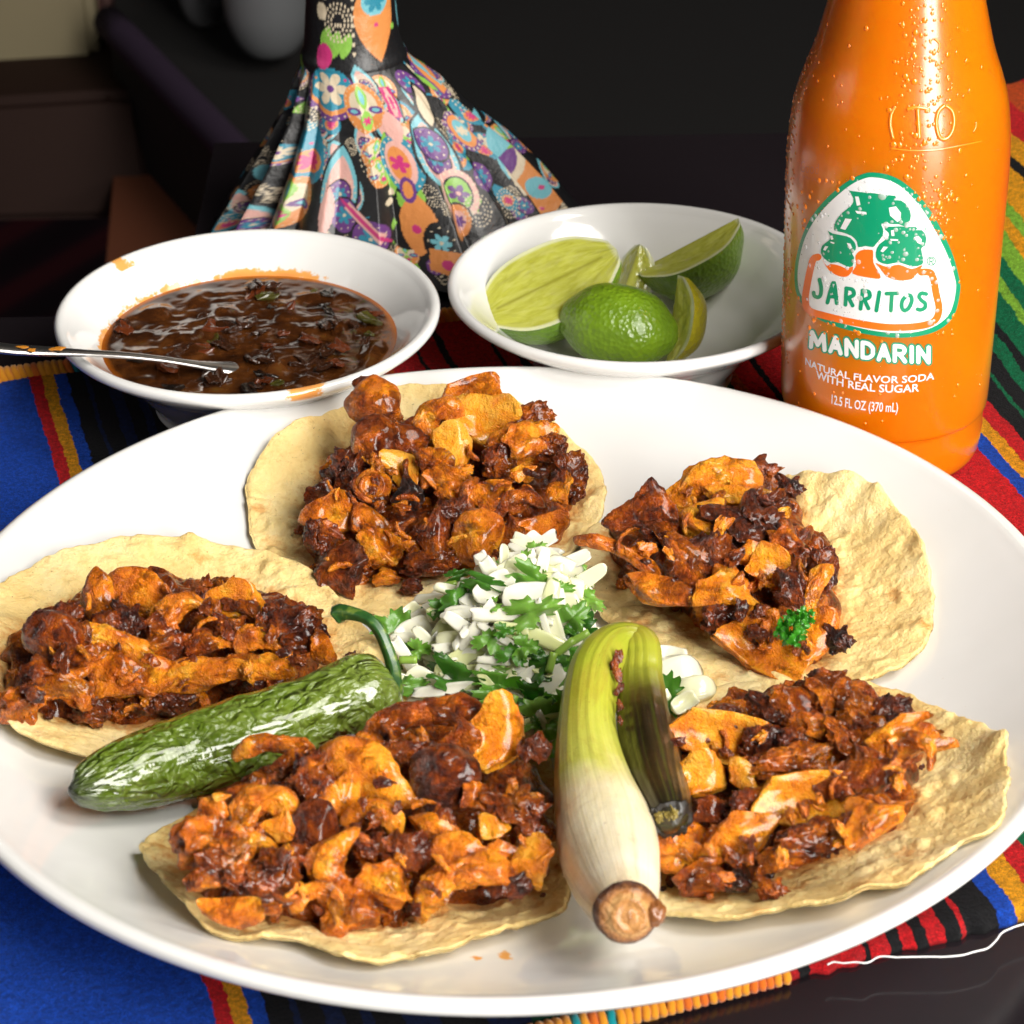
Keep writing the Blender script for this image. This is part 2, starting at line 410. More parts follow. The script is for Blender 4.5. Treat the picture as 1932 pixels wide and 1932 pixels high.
# ================================================================== PLATE AND BOWLS
def ceramic(name, stain=False):
    m, nt, b = new_mat(name); c = coords(nt)
    base = ramp(nt, noise(nt, c, 0.25, 2), [(0.3, (0.735, 0.73, 0.71)), (0.7, (0.765, 0.76, 0.745))])
    speck = ramp(nt, noise(nt, c, 7.0, 2, 0.4), [(0.80, 0.0), (0.83, 1.0)])
    base = mixc(nt, math_(nt, 'MULTIPLY', speck, 0.25), base, (0.5, 0.25, 0.08))
    if stain:
        a = attr(nt, 'stain'); n1 = noise(nt, c, 3.4, 5, 0.7)
        f = ramp(nt, math_(nt, 'ADD', math_(nt, 'MULTIPLY', a.outputs['Fac'], 1.0), math_(nt, 'MULTIPLY', n1, 1.0)), [(0.92, 0.0), (1.35, 1.0)])
        st = ramp(nt, a.outputs['Fac'], [(0.2, (0.80, 0.42, 0.10)), (0.6, (0.76, 0.30, 0.03)), (0.9, (0.62, 0.18, 0.01))])
        base = mixc(nt, math_(nt, 'MULTIPLY', f, 0.92), base, st)
    L(nt, base, b.inputs['Base Color']); b.inputs['Roughness'].default_value = 0.09
    b.inputs['Specular IOR Level'].default_value = 0.5; b.inputs['Coat Weight'].default_value = 0.3; b.inputs['Coat Roughness'].default_value = 0.05
    bump(nt, noise(nt, c, 0.7, 2), 0.05, 0.3, b)
    return m
rr = np.linspace(0.02, 13.4, 50)
inner = np.stack([rr, plate_h(rr*.982, 0*rr)], 1)
lip = [(13.58, 2.28), (13.72, 2.37), (13.86, 2.41), (13.98, 2.38), (14.05, 2.29), (14.05, 2.17), (13.97, 2.05), (13.8, 1.94)]
under = [(13.2, 1.52), (12, 1.05), (10.4, 0.5), (9.3, 0.22), (8.9, 0.0), (8.3, 0.0), (8.2, 0.12), (0.02, 0.12)]
V, F = lathe(np.vstack([inner, lip, under]), 220); V = V*np.array([.982, .982, 1])
st = np.zeros(len(V))
for u, v, r in ((300, 1620, 9), (335, 1700, 7), (250, 1560, 6), (1700, 1720, 9), (1100, 1800, 8), (420, 1790, 12), (600, 1822, 9), (490, 1690, 10), (500, 1655, 16), (520, 1700, 13), (480, 1560, 6), (900, 1808, 10), (950, 1803, 16), (1000, 1800, 10), (460, 1640, 8), (500, 1625, 7), (1803, 998, 6), (1560, 1700, 10)):
    p = on_plate(u, v); d = np.hypot(V[:, 0]-p[0], V[:, 1]-p[1]); st = np.maximum(st, 0.85*np.exp(-(d/(r*px2cm(p)*1.5))**2)*(V[:, 2] > plate_h(V[:, 0], V[:, 1])-.05))
# the plate gets a denser inner grid so that smears keep their shape
plate = mesh('plate', V, F, ceramic('white_glaze', True), col={'stain': st})
tag(plate, 'large round white plate with rounded rim carrying five open tacos', 'plate')

def bowl_prof(R, H):
    inn = smooth_prof([(0.02, 0.55), (2.2, 0.6), (3.2, 0.95), (3.9, 1.55), (4.45, 2.15), (4.9, 2.6), (5.2, 2.85)], 60)
    lipb = [(5.3, 2.95), (5.42, 3.02), (5.53, 3.0), (5.6, 2.91), (5.6, 2.8), (5.52, 2.7)]
    out = smooth_prof([(5.3, 2.52), (4.7, 2.1), (4.0, 1.6), (3.4, 0.9), (2.95, 0.3), (2.9, 0.0), (2.6, 0.0), (2.5, 0.12), (0.02, 0.12)], 50)
    p = np.vstack([inn, lipb, out]); return p*np.array([R/5.6, H/3.02])
BL = np.array([-7.28, 16.45]); BR_ = np.array([4.08, 17.95])
V, F = lathe(bowl_prof(5.58, 3.05), 160)
ang = np.arctan2(V[:, 1], V[:, 0]); rad = np.hypot(V[:, 0], V[:, 1])
ins = (np.arange(len(V)) < 60*160)
lev = np.where(ins, 1-sm(2.1, 2.75, V[:, 2]), 0)*sm(-2.2, -0.3, np.abs(ang-PI/2)*-1+0.0)
stn = np.where(ins, np.clip(1-np.abs(V[:, 2]-2.05)/0.42, 0, 1), 0)*(0.2+0.75*sm(-0.5, 0.7, np.sin(ang-0.35)))
stn = stn*(0.55+0.75*fbm(np.stack([np.cos(ang)*2.6, np.sin(ang)*2.6, V[:, 2]*1.5], 1), 3, 4))
stn = np.maximum(stn, 0.75*np.exp(-((ang+1.20)/0.13)**2)*((V[:, 2] > 2.62)))
stn = np.maximum(stn, 0.6*np.exp(-((ang-2.45)/0.10)**2)*((V[:, 2] > 2.8)))
bowl1 = mesh('bowl', V+np.array([BL[0], BL[1], 0]), F, ceramic('white_glaze_stained', True), col={'stain': stn})
tag(bowl1, 'white ceramic bowl holding dark red salsa, orange stains inside', 'bowl', 'small white bowls behind the plate')
V, F = lathe(bowl_prof(5.58, 3.05), 160)
bowl2 = mesh('bowl', V+np.array([BR_[0], BR_[1], 0]), F, ceramic('white_glaze_clean'))
tag(bowl2, 'white ceramic bowl holding cut limes beside the orange bottle', 'bowl', 'small white bowls behind the plate')

# ================================================================== SODA BOTTLE
BC = np.array([10.82, 13.05])
def bz(v):                                  # height on the bottle's axis seen at photograph row v
    lo, hi = -1.0, 16.0
    for _ in range(40):
        mid = (lo+hi)/2; q = np.array([BC[0], BC[1], mid])-CAM
        if 966-FPX*(q@UP)/(q@FW) > v: lo = mid
        else: hi = mid
    return lo
def br(v, dpx):
    z = bz(v); return dpx/2*px2cm((BC[0], BC[1], z))*1.0, z
sil = [br(v, d) for v, d in ((730, 387), (600, 398), (450, 408), (330, 417), (260, 417), (210, 409), (170, 396), (130, 371), (80, 336), (0, 296))]
prof = [(0.02, 0.35), (1.6, 0.25), (2.1, 0.02), (2.4, 0.0), (2.62, 0.12), (2.74, 0.4), (2.79, 0.9), (2.80, 1.6)] + sil
prof += [(1.75, sil[-1][1]+1.3), (1.42, sil[-1][1]+3.2), (1.28, sil[-1][1]+5.5), (1.24, sil[-1][1]+7.4)]
prof = smooth_prof(prof, 230)
PR = prof[np.argsort(prof[:, 1])]
def brad(z): return np.interp(z, PR[30:, 1], PR[30:, 0])
m, nt, b = new_mat('orange_soda_glass'); c = coords(nt)
b.inputs['Base Color'].default_value = (0.92, 0.225, 0.001, 1)
b.inputs['Roughness'].default_value = 0.3; b.inputs['Coat Weight'].default_value = 1.0; b.inputs['Coat Roughness'].default_value = 0.17; b.inputs['Transmission Weight'].default_value = 0.35; b.inputs['IOR'].default_value = 1.34
b.inputs['Subsurface Weight'].default_value = 0.7; b.inputs['Subsurface Radius'].default_value = (1.0, 0.33, 0.03); b.inputs['Subsurface Scale'].default_value = 1.5*S
bump(nt, noise(nt, c, 9, 3, 0.6), 0.10, 0.05, b)
M_soda = m
bot = empty('soda_bottle', (BC[0], BC[1], 0)); tag(bot, 'orange soda bottle beaded with condensation, green and white logo label', 'bottle')
V, F = lathe(prof, 160); body = mesh('glass_body', V+np.array([BC[0], BC[1], 0]), F, M_soda, bot)
ztop = prof[-1, 1]
V, F = lathe([(0.02, ztop+0.62), (1.1, ztop+0.6), (1.3, ztop+0.45), (1.36, ztop), (1.5, ztop-0.15), (1.5, ztop-0.3), (1.3, ztop-0.3)], 60)
mesh('bottle_cap', V+np.array([BC[0], BC[1], 0]), F[::-1], plain('cap_metal', (0.5, 0.1, 0.02), 0.3, metal=0.6), bot)
def on_bottle(u, v):
    d = ray(u, v); R = 2.85
    for _ in range(6):
        oc = CAM[:2]-BC; a = d[:2]@d[:2]; bb = oc@d[:2]; cc_ = oc@oc-R*R
        disc = max(bb*bb-a*cc_, 0); t = (-bb-math.sqrt(disc))/a; p = CAM+d*t; R = float(brad(p[2]))
    return math.atan2(p[1]-BC[1], p[0]-BC[0]), p[2]
def bpt(th, z, off):
    r = brad(z)+off; return np.stack([BC[0]+r*np.cos(th), BC[1]+r*np.sin(th), z], -1)
def fill_poly(pts):                         # triangulate an outline (with holes) in the (arc length, height) plane, finely
    bm = bmesh.new(); es = []
    for loop in pts:
        vs = [bm.verts.new((x, y, 0)) for x, y in loop]
        es += [bm.edges.new((vs[i], vs[(i+1) % len(vs)])) for i in range(len(vs))]
    bmesh.ops.triangle_fill(bm, use_beauty=True, use_dissolve=False, edges=es)
    for _ in range(3):
        ed = [e for e in bm.edges if e.calc_length() > 0.28]
        if not ed: break
        bmesh.ops.subdivide_edges(bm, edges=ed, cuts=1); bmesh.ops.triangulate(bm, faces=bm.faces[:])
    bm.verts.index_update()
    V = np.array([v.co[:] for v in bm.verts]); F = [tuple(x.index for x in f.verts) for f in bm.faces]; bm.free()
    return V, F
RB = 2.87
def decal(name, polys, mat, off, parent, px=True):
    loops = []
    for pl in polys:
        loops.append([((lambda a: (a[0]*RB, a[1]))(on_bottle(u, v))) if px else (u, v) for u, v in pl])
    V, F = fill_poly(loops)
    W3 = bpt(V[:, 0]/RB, V[:, 1], off)
    # keep faces looking outwards
    F2 = []
    for f in F:
        a, b_, c_ = W3[f[0]], W3[f[1]], W3[f[2]]
        nrm = np.cross(b_-a, c_-a); o_ = a-np.array([BC[0], BC[1], a[2]])
        F2.append(f if nrm@o_ > 0 else f[::-1])
    return mesh(name, W3, F2, mat, parent)
def spl(pts, n=8, closed=True):
    pts = np.asarray(pts, float); out = []; m_ = len(pts)
    for i in range(m_ if closed else m_-1):
        if closed: a, b_, c_, d_ = pts[i-1], pts[i], pts[(i+1) % m_], pts[(i+2) % m_]
        else: a, b_, c_, d_ = pts[max(i-1, 0)], pts[i], pts[i+1], pts[min(i+2, m_-1)]
        for t in np.linspace(0, 1, n, endpoint=False):
            out.append(0.5*((2*b_)+(c_-a)*t+(2*a-5*b_+4*c_-d_)*t*t+(3*b_-a-3*c_+d_)*t**3))
    if not closed: out.append(pts[-1])
    return [tuple(p) for p in out]
def stroke(pts, w, n=8):
    """outline of a round-capped brush stroke along open points (photograph pixels)"""
    p = np.array(spl(pts, n, False)); T = np.gradient(p, axis=0); T /= np.linalg.norm(T, axis=1)[:, None]+1e-9
    Nn = np.stack([-T[:, 1], T[:, 0]], 1); a = p+Nn*w/2; b_ = p-Nn*w/2
    cap = lambda c_, t_, s: [tuple(c_+w/2*(np.array([-t_[1], t_[0]])*math.cos(k)+t_*math.sin(k))*1.0) for k in s]
    e = cap(p[-1], T[-1], np.linspace(0.4, PI-0.4, 5)); s_ = cap(p[0], T[0], np.linspace(PI+0.4, 2*PI-0.4, 5))
    return [tuple(x) for x in a]+e+[tuple(x) for x in b_[::-1]]+s_
M_lg = plain('label_green', (0.0, 0.28, 0.135), 0.3, coat=0.5)
M_lw = plain('label_white', (0.78, 0.79, 0.80), 0.3, coat=0.5)
M_lo = plain('label_orange', (0.86, 0.16, 0.012), 0.3, coat=0.5)
def cp(x0, y0, k, pts): return [(x0+x*k, y0+y*k) for x, y in pts]
K = 1040/1932*1932/3840
A = lambda pts: [((2800+x*1040/1932)*1932/3840, (y*1040/1932)*1932/3840) for x, y in pts]          # read off the upper enlargement
B = lambda pts: [((2800+x*1040/1932)*1932/3840, (900+y*1040/1932)*1932/3840) for x, y in pts]      # lower enlargement
def yB(y): return y-900*1932/1040      # upper-enlargement row -> lower-enlargement row
oval = spl(A([(880, 1200), (1010, 1225), (1120, 1290), (1240, 1410), (1340, 1570), (1430, 1760), (1480, 1940)]) +
           B([(1487, 350), (1455, 500), (1390, 590), (1280, 650), (1130, 678), (960, 675), (760, 640), (590, 590), (450, 520), (360, 400), (335, 280)]) +
           A([(345, 1800), (390, 1640), (460, 1500), (570, 1370), (700, 1265), (800, 1215)]), 6)
oc_ = np.mean(np.array(oval), 0)
lab = decal('label', [oval], M_lg, 0.006, bot)
inner_o = spl(A([(880, 1234), (1000, 1258), (1100, 1320), (1210, 1440), (1305, 1590), (1395, 1770), (1447, 1930)]) +
              B([(1455, 350), (1422, 490), (1362, 565), (1265, 618), (1130, 645), (970, 642), (780, 610), (610, 560), (480, 500), (385, 390), (358, 280)]) +
              A([(368, 1810), (410, 1655), (485, 1520), (590, 1400), (715, 1295), (805, 1248)]), 6)
decal('label_field', [inner_o], M_lw, 0.011, lab)
# jugs
big = A([(716, 1327), (740, 1330), (1035, 1363), (1022, 1392), (1075, 1395), (1125, 1440), (1144, 1500), (1130, 1550), (1100, 1575), (1060, 1560), (1020, 1560), (940, 1556), (950, 1590), (948, 1640),
         (900, 1700), (880, 1720), (830, 1712), (780, 1720), (770, 1680), (730, 1640), (660, 1615), (612, 1600), (625, 1540), (670, 1480), (735, 1425), (745, 1380)])
small = A([(568, 1606), (600, 1625), (700, 1645), (735, 1665), (760, 1700), (760, 1740), (735, 1765), (750, 1790), (740, 1850), (700, 1855), (640, 1825), (590, 1830), (545, 1800), (520, 1760), (530, 1710), (580, 1670), (585, 1640)])
mid = A([(965, 1578), (1180, 1580), (1175, 1602), (1220, 1602), (1250, 1650), (1240, 1710), (1215, 1730), (1228, 1800), (1222, 1840), (1150, 1855), (1060, 1825), (980, 1840), (915, 1815), (900, 1760), (925, 1700), (985, 1655), (990, 1620)])
for nm, pts in (('big_jug', big), ('small_jug', small), ('middle_jug', mid)):
    decal('jug_emblem', [spl(pts, 2)], M_lg, 0.016, lab)
for hole in ([(990, 1445), (1040, 1435), (1075, 1480), (1070, 1530), (1050, 1545), (1000, 1500)], [(1165, 1650), (1195, 1640), (1218, 1665), (1215, 1700), (1190, 1690)], [(700, 1690), (725, 1695), (738, 1725), (720, 1735)],
             [(757, 1367), (782, 1367), (795, 1425), (770, 1432)], [(757, 1465), (835, 1475), (838, 1492), (770, 1485)], [(690, 1520), (735, 1525), (690, 1600), (655, 1590)],
             [(1005, 1603), (1025, 1600), (1030, 1640), (1010, 1642)], [(1000, 1662), (1055, 1665), (1055, 1676), (1005, 1674)], [(955, 1715), (985, 1718), (950, 1755), (932, 1748)],
             [(585, 1640), (600, 1640), (607, 1665), (590, 1668)], [(550, 1712), (572, 1715), (552, 1745), (536, 1738)], [(585, 1680), (615, 1688), (612, 1697), (588, 1690)]):
    decal('highlight_mark', [A(hole)], M_lw, 0.021, lab)
# orange parts of the emblem
decal('emblem_orange', [spl(A([(760, 1780), (800, 1742), (860, 1738), (882, 1750), (885, 1830), (935, 1930), (870, 1935), (740, 1905), (765, 1850)]), 3)], M_lo, 0.016, lab)
decal('emblem_orange', [spl(A([(525, 1800), (560, 1850), (590, 1838), (650, 1850), (700, 1870), (742, 1855), (735, 1890), (700, 1925), (640, 1920), (575, 1880)]), 3)], M_lo, 0.016, lab)
decal('emblem_orange', [spl(A([(900, 1830), (980, 1858), (1060, 1842), (1150, 1872), (1222, 1845), (1200, 1885), (1160, 1935)]) + B([(1130, 275), (1060, 280), (980, 255), (925, 190)]), 3)], M_lo, 0.016, lab)
fr = B([(500, 118), (470, 130), (452, 180), (425, 310), (412, 420), (440, 490), (560, 530), (760, 575), (960, 605), (1130, 605), (1260, 585), (1320, 545), (1338, 470), (1318, 370), (1300, 270), (1275, 225), (1215, 222)])
decal('frame_band', [stroke(fr, 13, 5)], M_lo, 0.0165, lab)
# JARRITOS, brush letters
LT = {'J': [[(510, 275), (522, 330), (518, 380), (500, 398), (475, 388), (470, 365)]],
      'A': [[(565, 435), (600, 310), (615, 310), (630, 440)], [(585, 392), (628, 395)]],
      'R': [[(690, 450), (697, 335)], [(695, 335), (740, 345), (748, 380), (715, 398), (697, 400)], [(712, 400), (740, 455)]],
      'R2': [[(795, 478), (810, 350)], [(808, 350), (852, 360), (858, 395), (828, 412), (808, 416)], [(822, 416), (850, 475)]],
      'I': [[(905, 490), (925, 362)]],
      'T': [[(975, 372), (1052, 370)], [(1012, 372), (1005, 490)]],
      'O': [[(1115, 385), (1085, 420), (1080, 465), (1100, 490), (1130, 470), (1150, 420), (1140, 385), (1112, 385)]],
      'S': [[(1250, 375), (1215, 370), (1200, 395), (1218, 420), (1242, 440), (1240, 470), (1210, 485), (1190, 480)]]}
for ch_, strokes in LT.items():
    for s_ in strokes: decal('lettering', [stroke(B(s_), 7.2, 5)], M_lg, 0.017, lab)
# registered mark
def ringpts(cx, cy, r, n=20): return [(cx+r*math.cos(k), cy+r*math.sin(k)) for k in np.linspace(0, 2*PI, n, endpoint=False)]
rc = B([(1285, 145)])[0]
decal('registered_mark', [ringpts(*rc, 8.6), ringpts(*rc, 7.2)], M_lg, 0.017, lab)
for s_ in ([(1275, 165), (1275, 125)], [(1275, 125), (1295, 128), (1297, 143), (1278, 147)], [(1284, 147), (1298, 166)]):
    decal('registered_mark', [stroke(B(s_), 1.4, 4)], M_lg, 0.017, lab)
def text_loops(txt, offset=0.0, shear=0.0):
    cu = bpy.data.curves.new('t', 'FONT'); cu.body = txt; cu.size = 1; cu.offset = offset; cu.shear = shear; cu.resolution_u = 3; cu.fill_mode = 'BOTH'
    ob = bpy.data.objects.new('t', cu); COL.objects.link(ob)
    dg = bpy.context.evaluated_depsgraph_get(); me = bpy.data.meshes.new_from_object(ob.evaluated_get(dg))
    V = np.array([v.co[:] for v in me.vertices]); F = [tuple(p.vertices) for p in me.polygons]
    bpy.data.objects.remove(ob); bpy.data.curves.remove(cu); bpy.data.meshes.remove(me)
    bm = bmesh.new(); vs = [bm.verts.new(v) for v in V]
    for f in F:
        try: bm.faces.new([vs[i] for i in f])
        except ValueError: pass
    bmesh.ops.triangulate(bm, faces=bm.faces[:]); bm.verts.index_update()
    for _ in range(2):
        ed = [e for e in bm.edges if e.calc_length() > 0.35]
        if ed: bmesh.ops.subdivide_edges(bm, edges=ed, cuts=1); bmesh.ops.triangulate(bm, faces=bm.faces[:])
    bm.verts.index_update()
    V = np.array([v.co[:] for v in bm.verts]); F = [tuple(x.index for x in f.verts) for f in bm.faces]; bm.free()
    return V, F
def text_on(txt, bl, br__, tl, mat, off, name, offset=0.0, frame=None):
    """text between two lower corners and one upper corner (photograph pixels) wrapped on the glass"""
    t0, z0 = on_bottle(*bl); t1, z1 = on_bottle(*br__); t2, z2 = on_bottle(*tl)
    V, F = text_loops(txt, offset)
    fx = frame or (V[:, 0].min(), V[:, 0].max(), 0.0, 0.72)
    x = (V[:, 0]-fx[0])/(fx[1]-fx[0]); y = (V[:, 1]-fx[2])/(fx[3]-fx[2])
    th = t0+(t1-t0)*x; z = z0+(z1-z0)*x+(z2-z0)*y
    o_ = mesh(name, bpt(th, z, off), F, mat, lab, smooth=False); return o_, fx
bl, brr, tl = B([(432, 752), (1285, 860), (432, 640)])
SF = {'M': [[(0, 0), (.08, 1)], [(.08, 1), (.5, .25)], [(.5, .25), (.92, 1)], [(.92, 1), (1, 0)]], 'A': [[(0, 0), (.5, 1)], [(.5, 1), (1, 0)], [(.22, .32), (.78, .32)]], 'N': [[(0, 0), (0, 1)], [(0, 1), (1, 0)], [(1, 0), (1, 1)]],
      'D': [[(0, 0), (0, 1)], [(0, 1), (.55, .97), (.95, .75), (1, .5), (.95, .25), (.55, .03), (0, 0)]], 'R': [[(0, 0), (0, 1)], [(0, 1), (.7, .98), (.95, .75), (.7, .5), (0, .48)], [(.45, .48), (1, 0)]], 'I': [[(.5, 0), (.5, 1)]]}
xx = 0.0; boxes = []
for ch_ in 'MANDARIN':
    wd = {'M': .95, 'I': .12}.get(ch_, .72); boxes.append((ch_, xx, wd)); xx += wd+.40
tot = xx-.40
for wd_, mt_, off_, nm_ in ((14.0, M_lg, 0.008, 'lettering_outline'), (8.0, M_lw, 0.014, 'lettering')):
    for ch_, x0, wd in boxes:
        for sk_ in SF[ch_]:
            pts_ = []
            for sx_, sy_ in sk_:
                f_ = (x0+sx_*wd)/tot; a0 = np.array(bl)+(np.array(brr)-np.array(bl))*f_; up_ = np.array(tl)-np.array(bl)
                # the row sags like a hoop seen from above
                q_ = a0+up_*(0.08+0.92*sy_)*np.array([0.2, 1])+np.array([0, 7*math.sin(PI*f_)]); pts_.append(tuple(q_*1.0+np.array([5*(1-2*f_), 0])))
            if len(pts_) == 2: pts_ = [pts_[0], tuple((np.array(pts_[0])+np.array(pts_[1]))/2), pts_[1]]
            decal(nm_, [stroke(pts_, wd_, 4)], mt_, off_+0.0004*(x0 % .37), lab)
text_on('NATURAL FLAVOR SODA', *B([(410, 865), (1305, 968), (410, 815)]), M_lw, 0.010, 'lettering', 0.016)
text_on('WITH REAL SUGAR', *B([(485, 960), (1200, 1052), (485, 905)]), M_lw, 0.010, 'lettering', 0.016)
text_on('12.5 FL OZ (370 mL)', *B([(592, 1138), (1052, 1195), (592, 1072)]), M_lw, 0.010, 'lettering', 0.012)
M_faint = plain('faded_print', (0.75, 0.28, 0.12), 0.4)
text_on('Good', *A([(375, 1195), (500, 1215), (375, 1110)]), M_faint, 0.008, 'lettering', -0.012)
text_on('since 1950', *A([(390, 1232), (520, 1275), (390, 1205)]), M_faint, 0.008, 'lettering', -0.01)
# raised lettering in the glass
M_raise = plain('raised_glass', (0.84, 0.22, 0.004), 0.3, coat=1.0)
def raised(pts, wd, off=0.05):
    pth = []
    for u, v in spl(A(pts), 6, False):
        t, z = on_bottle(u, v); pth.append(bpt(np.array(t), np.array(z), -0.018))
    v, f = tube(pth, wd, 8); mesh('raised_lettering', v, f, M_raise, bot)
raised([(1035, 740), (1005, 800), (1000, 880), (1020, 970)], 0.05)
raised([(1115, 765), (1180, 750), (1265, 765), (1260, 780)], 0.055); raised([(1190, 760), (1195, 850), (1200, 970)], 0.07)
raised([(1380, 735), (1335, 780), (1320, 860), (1340, 950), (1385, 970), (1430, 920), (1445, 840), (1430, 770), (1385, 735)], 0.065)
raised([(1600, 850), (1598, 890), (1580, 920)], 0.035); raised([(1310, 270), (1345, 310), (1330, 370)], 0.04)
raised([(1000, 1035), (1150, 1050), (1330, 1045), (1500, 1015), (1640, 985)], 0.03)
# condensation
m, nt, b = new_mat('water_beads'); nt.nodes.remove(b)
fr_ = N(nt, 'ShaderNodeFresnel', i_IOR=1.45); tr = N(nt, 'ShaderNodeBsdfTransparent'); gl = N(nt, 'ShaderNodeBsdfGlossy'); gl.inputs['Roughness'].default_value = 0.04
tr.inputs[0].default_value = (0.99, 0.99, 0.99, 1)
mx = N(nt, 'ShaderNodeMixShader'); L(nt, math_(nt, 'MULTIPLY', fr_.outputs[0], 0.5), mx.inputs[0]); L(nt, tr.outputs[0], mx.inputs[1]); L(nt, gl.outputs[0], mx.inputs[2])
L(nt, mx.outputs[0], nt.nodes['Material Output'].inputs[0]); M_water = m
def dome(r, flat=0.42, n=9, k=4):
    V = [(0, 0, r*flat)]; F = []
    for j in range(1, k+1):
        a = j/k*PI/2
        for i in range(n): V.append((r*math.sin(a)*math.cos(2*PI*i/n), r*math.sin(a)*math.sin(2*PI*i/n), r*flat*math.cos(a)))
    for i in range(n): F.append((0, 1+i, 1+(i+1) % n))
    for j in range(1, k):
        for i in range(n): a = 1+(j-1)*n+i; b_ = 1+(j-1)*n+(i+1) % n; F.append((a, a+n, b_+n, b_))
    return np.array(V), F
m, nt, b = new_mat('label_drop'); b.inputs['Base Color'].default_value = (0.85, 0.86, 0.86, 1); b.inputs['Roughness'].default_value = 0.12; b.inputs['Coat Weight'].default_value = 1.0
tr = N(nt, 'ShaderNodeBsdfTransparent'); mx = N(nt, 'ShaderNodeMixShader'); mx.inputs[0].default_value = 0.38
L(nt, tr.outputs[0], mx.inputs[1]); L(nt, b.outputs[0], mx.inputs[2]); L(nt, mx.outputs[0], nt.nodes['Material Output'].inputs[0]); M_ldrop = m
M_bead = plain('soda_bead', (0.84, 0.20, 0.004), 0.12, coat=1.0)
fine, big_, onl, r0 = [], [], [], random.Random(3)
def put(th, z, r, lst, ecc=1.0):
    p = bpt(np.array(th), np.array(z), 0.0); nrm = np.array([math.cos(th), math.sin(th), 0.0]); tv = np.array([-math.sin(th), math.cos(th), 0]); kz = np.array([0, 0, 1.0])
    V, F = dome(r); lst.append((p+np.outer(V[:, 0], tv)+np.outer(V[:, 1]*ecc, kz)+np.outer(V[:, 2], nrm), F))
op = np.array(inner_o); oc2 = op.mean(0)
def in_oval(u, v):
    a = math.atan2(v-oc2[1], u-oc2[0]); aa = np.arctan2(op[:, 1]-oc2[1], op[:, 0]-oc2[0]); k = np.argmin(np.abs((aa-a+PI) % (2*PI)-PI))
    return math.hypot(u-oc2[0], v-oc2[1]) < math.hypot(*(op[k]-oc2))*1.04
for k in range(760):                        # larger drops in the bright band and on the label
    if k < 330: u, v = r0.gauss(1745, 32), r0.uniform(5, 560)
    elif k < 400: u, v = r0.uniform(1500, 1860), r0.uniform(20, 800)
    else: u, v = r0.uniform(1505, 1800), r0.uniform(335, 640)
    t, z = on_bottle(u, v); r = min(0.12, 0.026+abs(r0.gauss(0, 0.026))); put(t, z, r, onl if in_oval(u, v) else big_, r0.uniform(0.9, 1.2))
for k in range(2600):
    t = r0.uniform(-2.95, -0.1); z = r0.uniform(3.0, 14); put(t, z, r0.uniform(0.010, 0.022), fine)
for k in range(240):                        # beads along the left outline
    t, z = r0.uniform(-3.3, -2.85), r0.uniform(3, 12); put(t, z, r0.uniform(0.03, 0.06), big_)
v, f = merge(big_); o = mesh('condensation_drops', v, f, M_bead, bot); o['kind'] = 'stuff'
v, f = merge(onl); o = mesh('condensation_drops', v, f, M_ldrop, lab); o['kind'] = 'stuff'
v, f = merge(fine); o = mesh('condensation_mist', v, f, M_water, bot); o['kind'] = 'stuff'

# ================================================================== DOLL IN A PRINTED DRESS
DC = np.array([-3.55, 28.9])
def dz(v):
    lo, hi = -2.0, 20.0
    for _ in range(40):
        mid = (lo+hi)/2; q = np.array([DC[0], DC[1], mid])-CAM
        if 966-FPX*(q@UP)/(q@FW) > v: lo = mid
        else: hi = mid
    return lo
zw = dz(105)                                # waist height
_l = [(440, 412, 1082), (400, 430, 1065), (330, 478, 1012), (265, 520, 955), (200, 556, 880), (150, 572, 838), (105, 588, 782), (60, 593, 772), (0, 598, 768), (-60, 596, 772)]
rows = []
for v, a, c_ in _l:
    z = dz(v) if v < 440 else 0.0; k = px2cm((DC[0], DC[1], z)); rows.append((z, (c_-a)/2*k*(1.03 if v > 105 else 1), ((a+c_)/2-745)*k))
rows = np.array(rows)[np.argsort([r[0] for r in rows])]
def srad(z): return np.interp(z, rows[:, 0], rows[:, 1])
def soff(z): return np.interp(z, rows[:, 0], rows[:, 2])
def doll_pt(th, z):                          # smooth body without pleats
    r = srad(z); return np.stack([DC[0]+soff(z)+r*np.cos(th), DC[1]+r*0.92*np.sin(th), z+0*th], -1)
def on_doll(u, v):
    best = None
    for z in np.linspace(0, zw+4, 160):
        p = P3(u, v, z); r = float(srad(z)); dx = (p[0]-DC[0]-soff(z))/r; dy = (p[1]-DC[1])/(0.92*r)
        if math.hypot(dx, dy) <= 1.0: best = (math.atan2(dy, dx), z)   # the last height at which the sight line is inside = its entry
    if best is None:
        z = dz(v); best = (-0.02 if u > 745 else -PI+0.02, max(0.0, z))
    return best
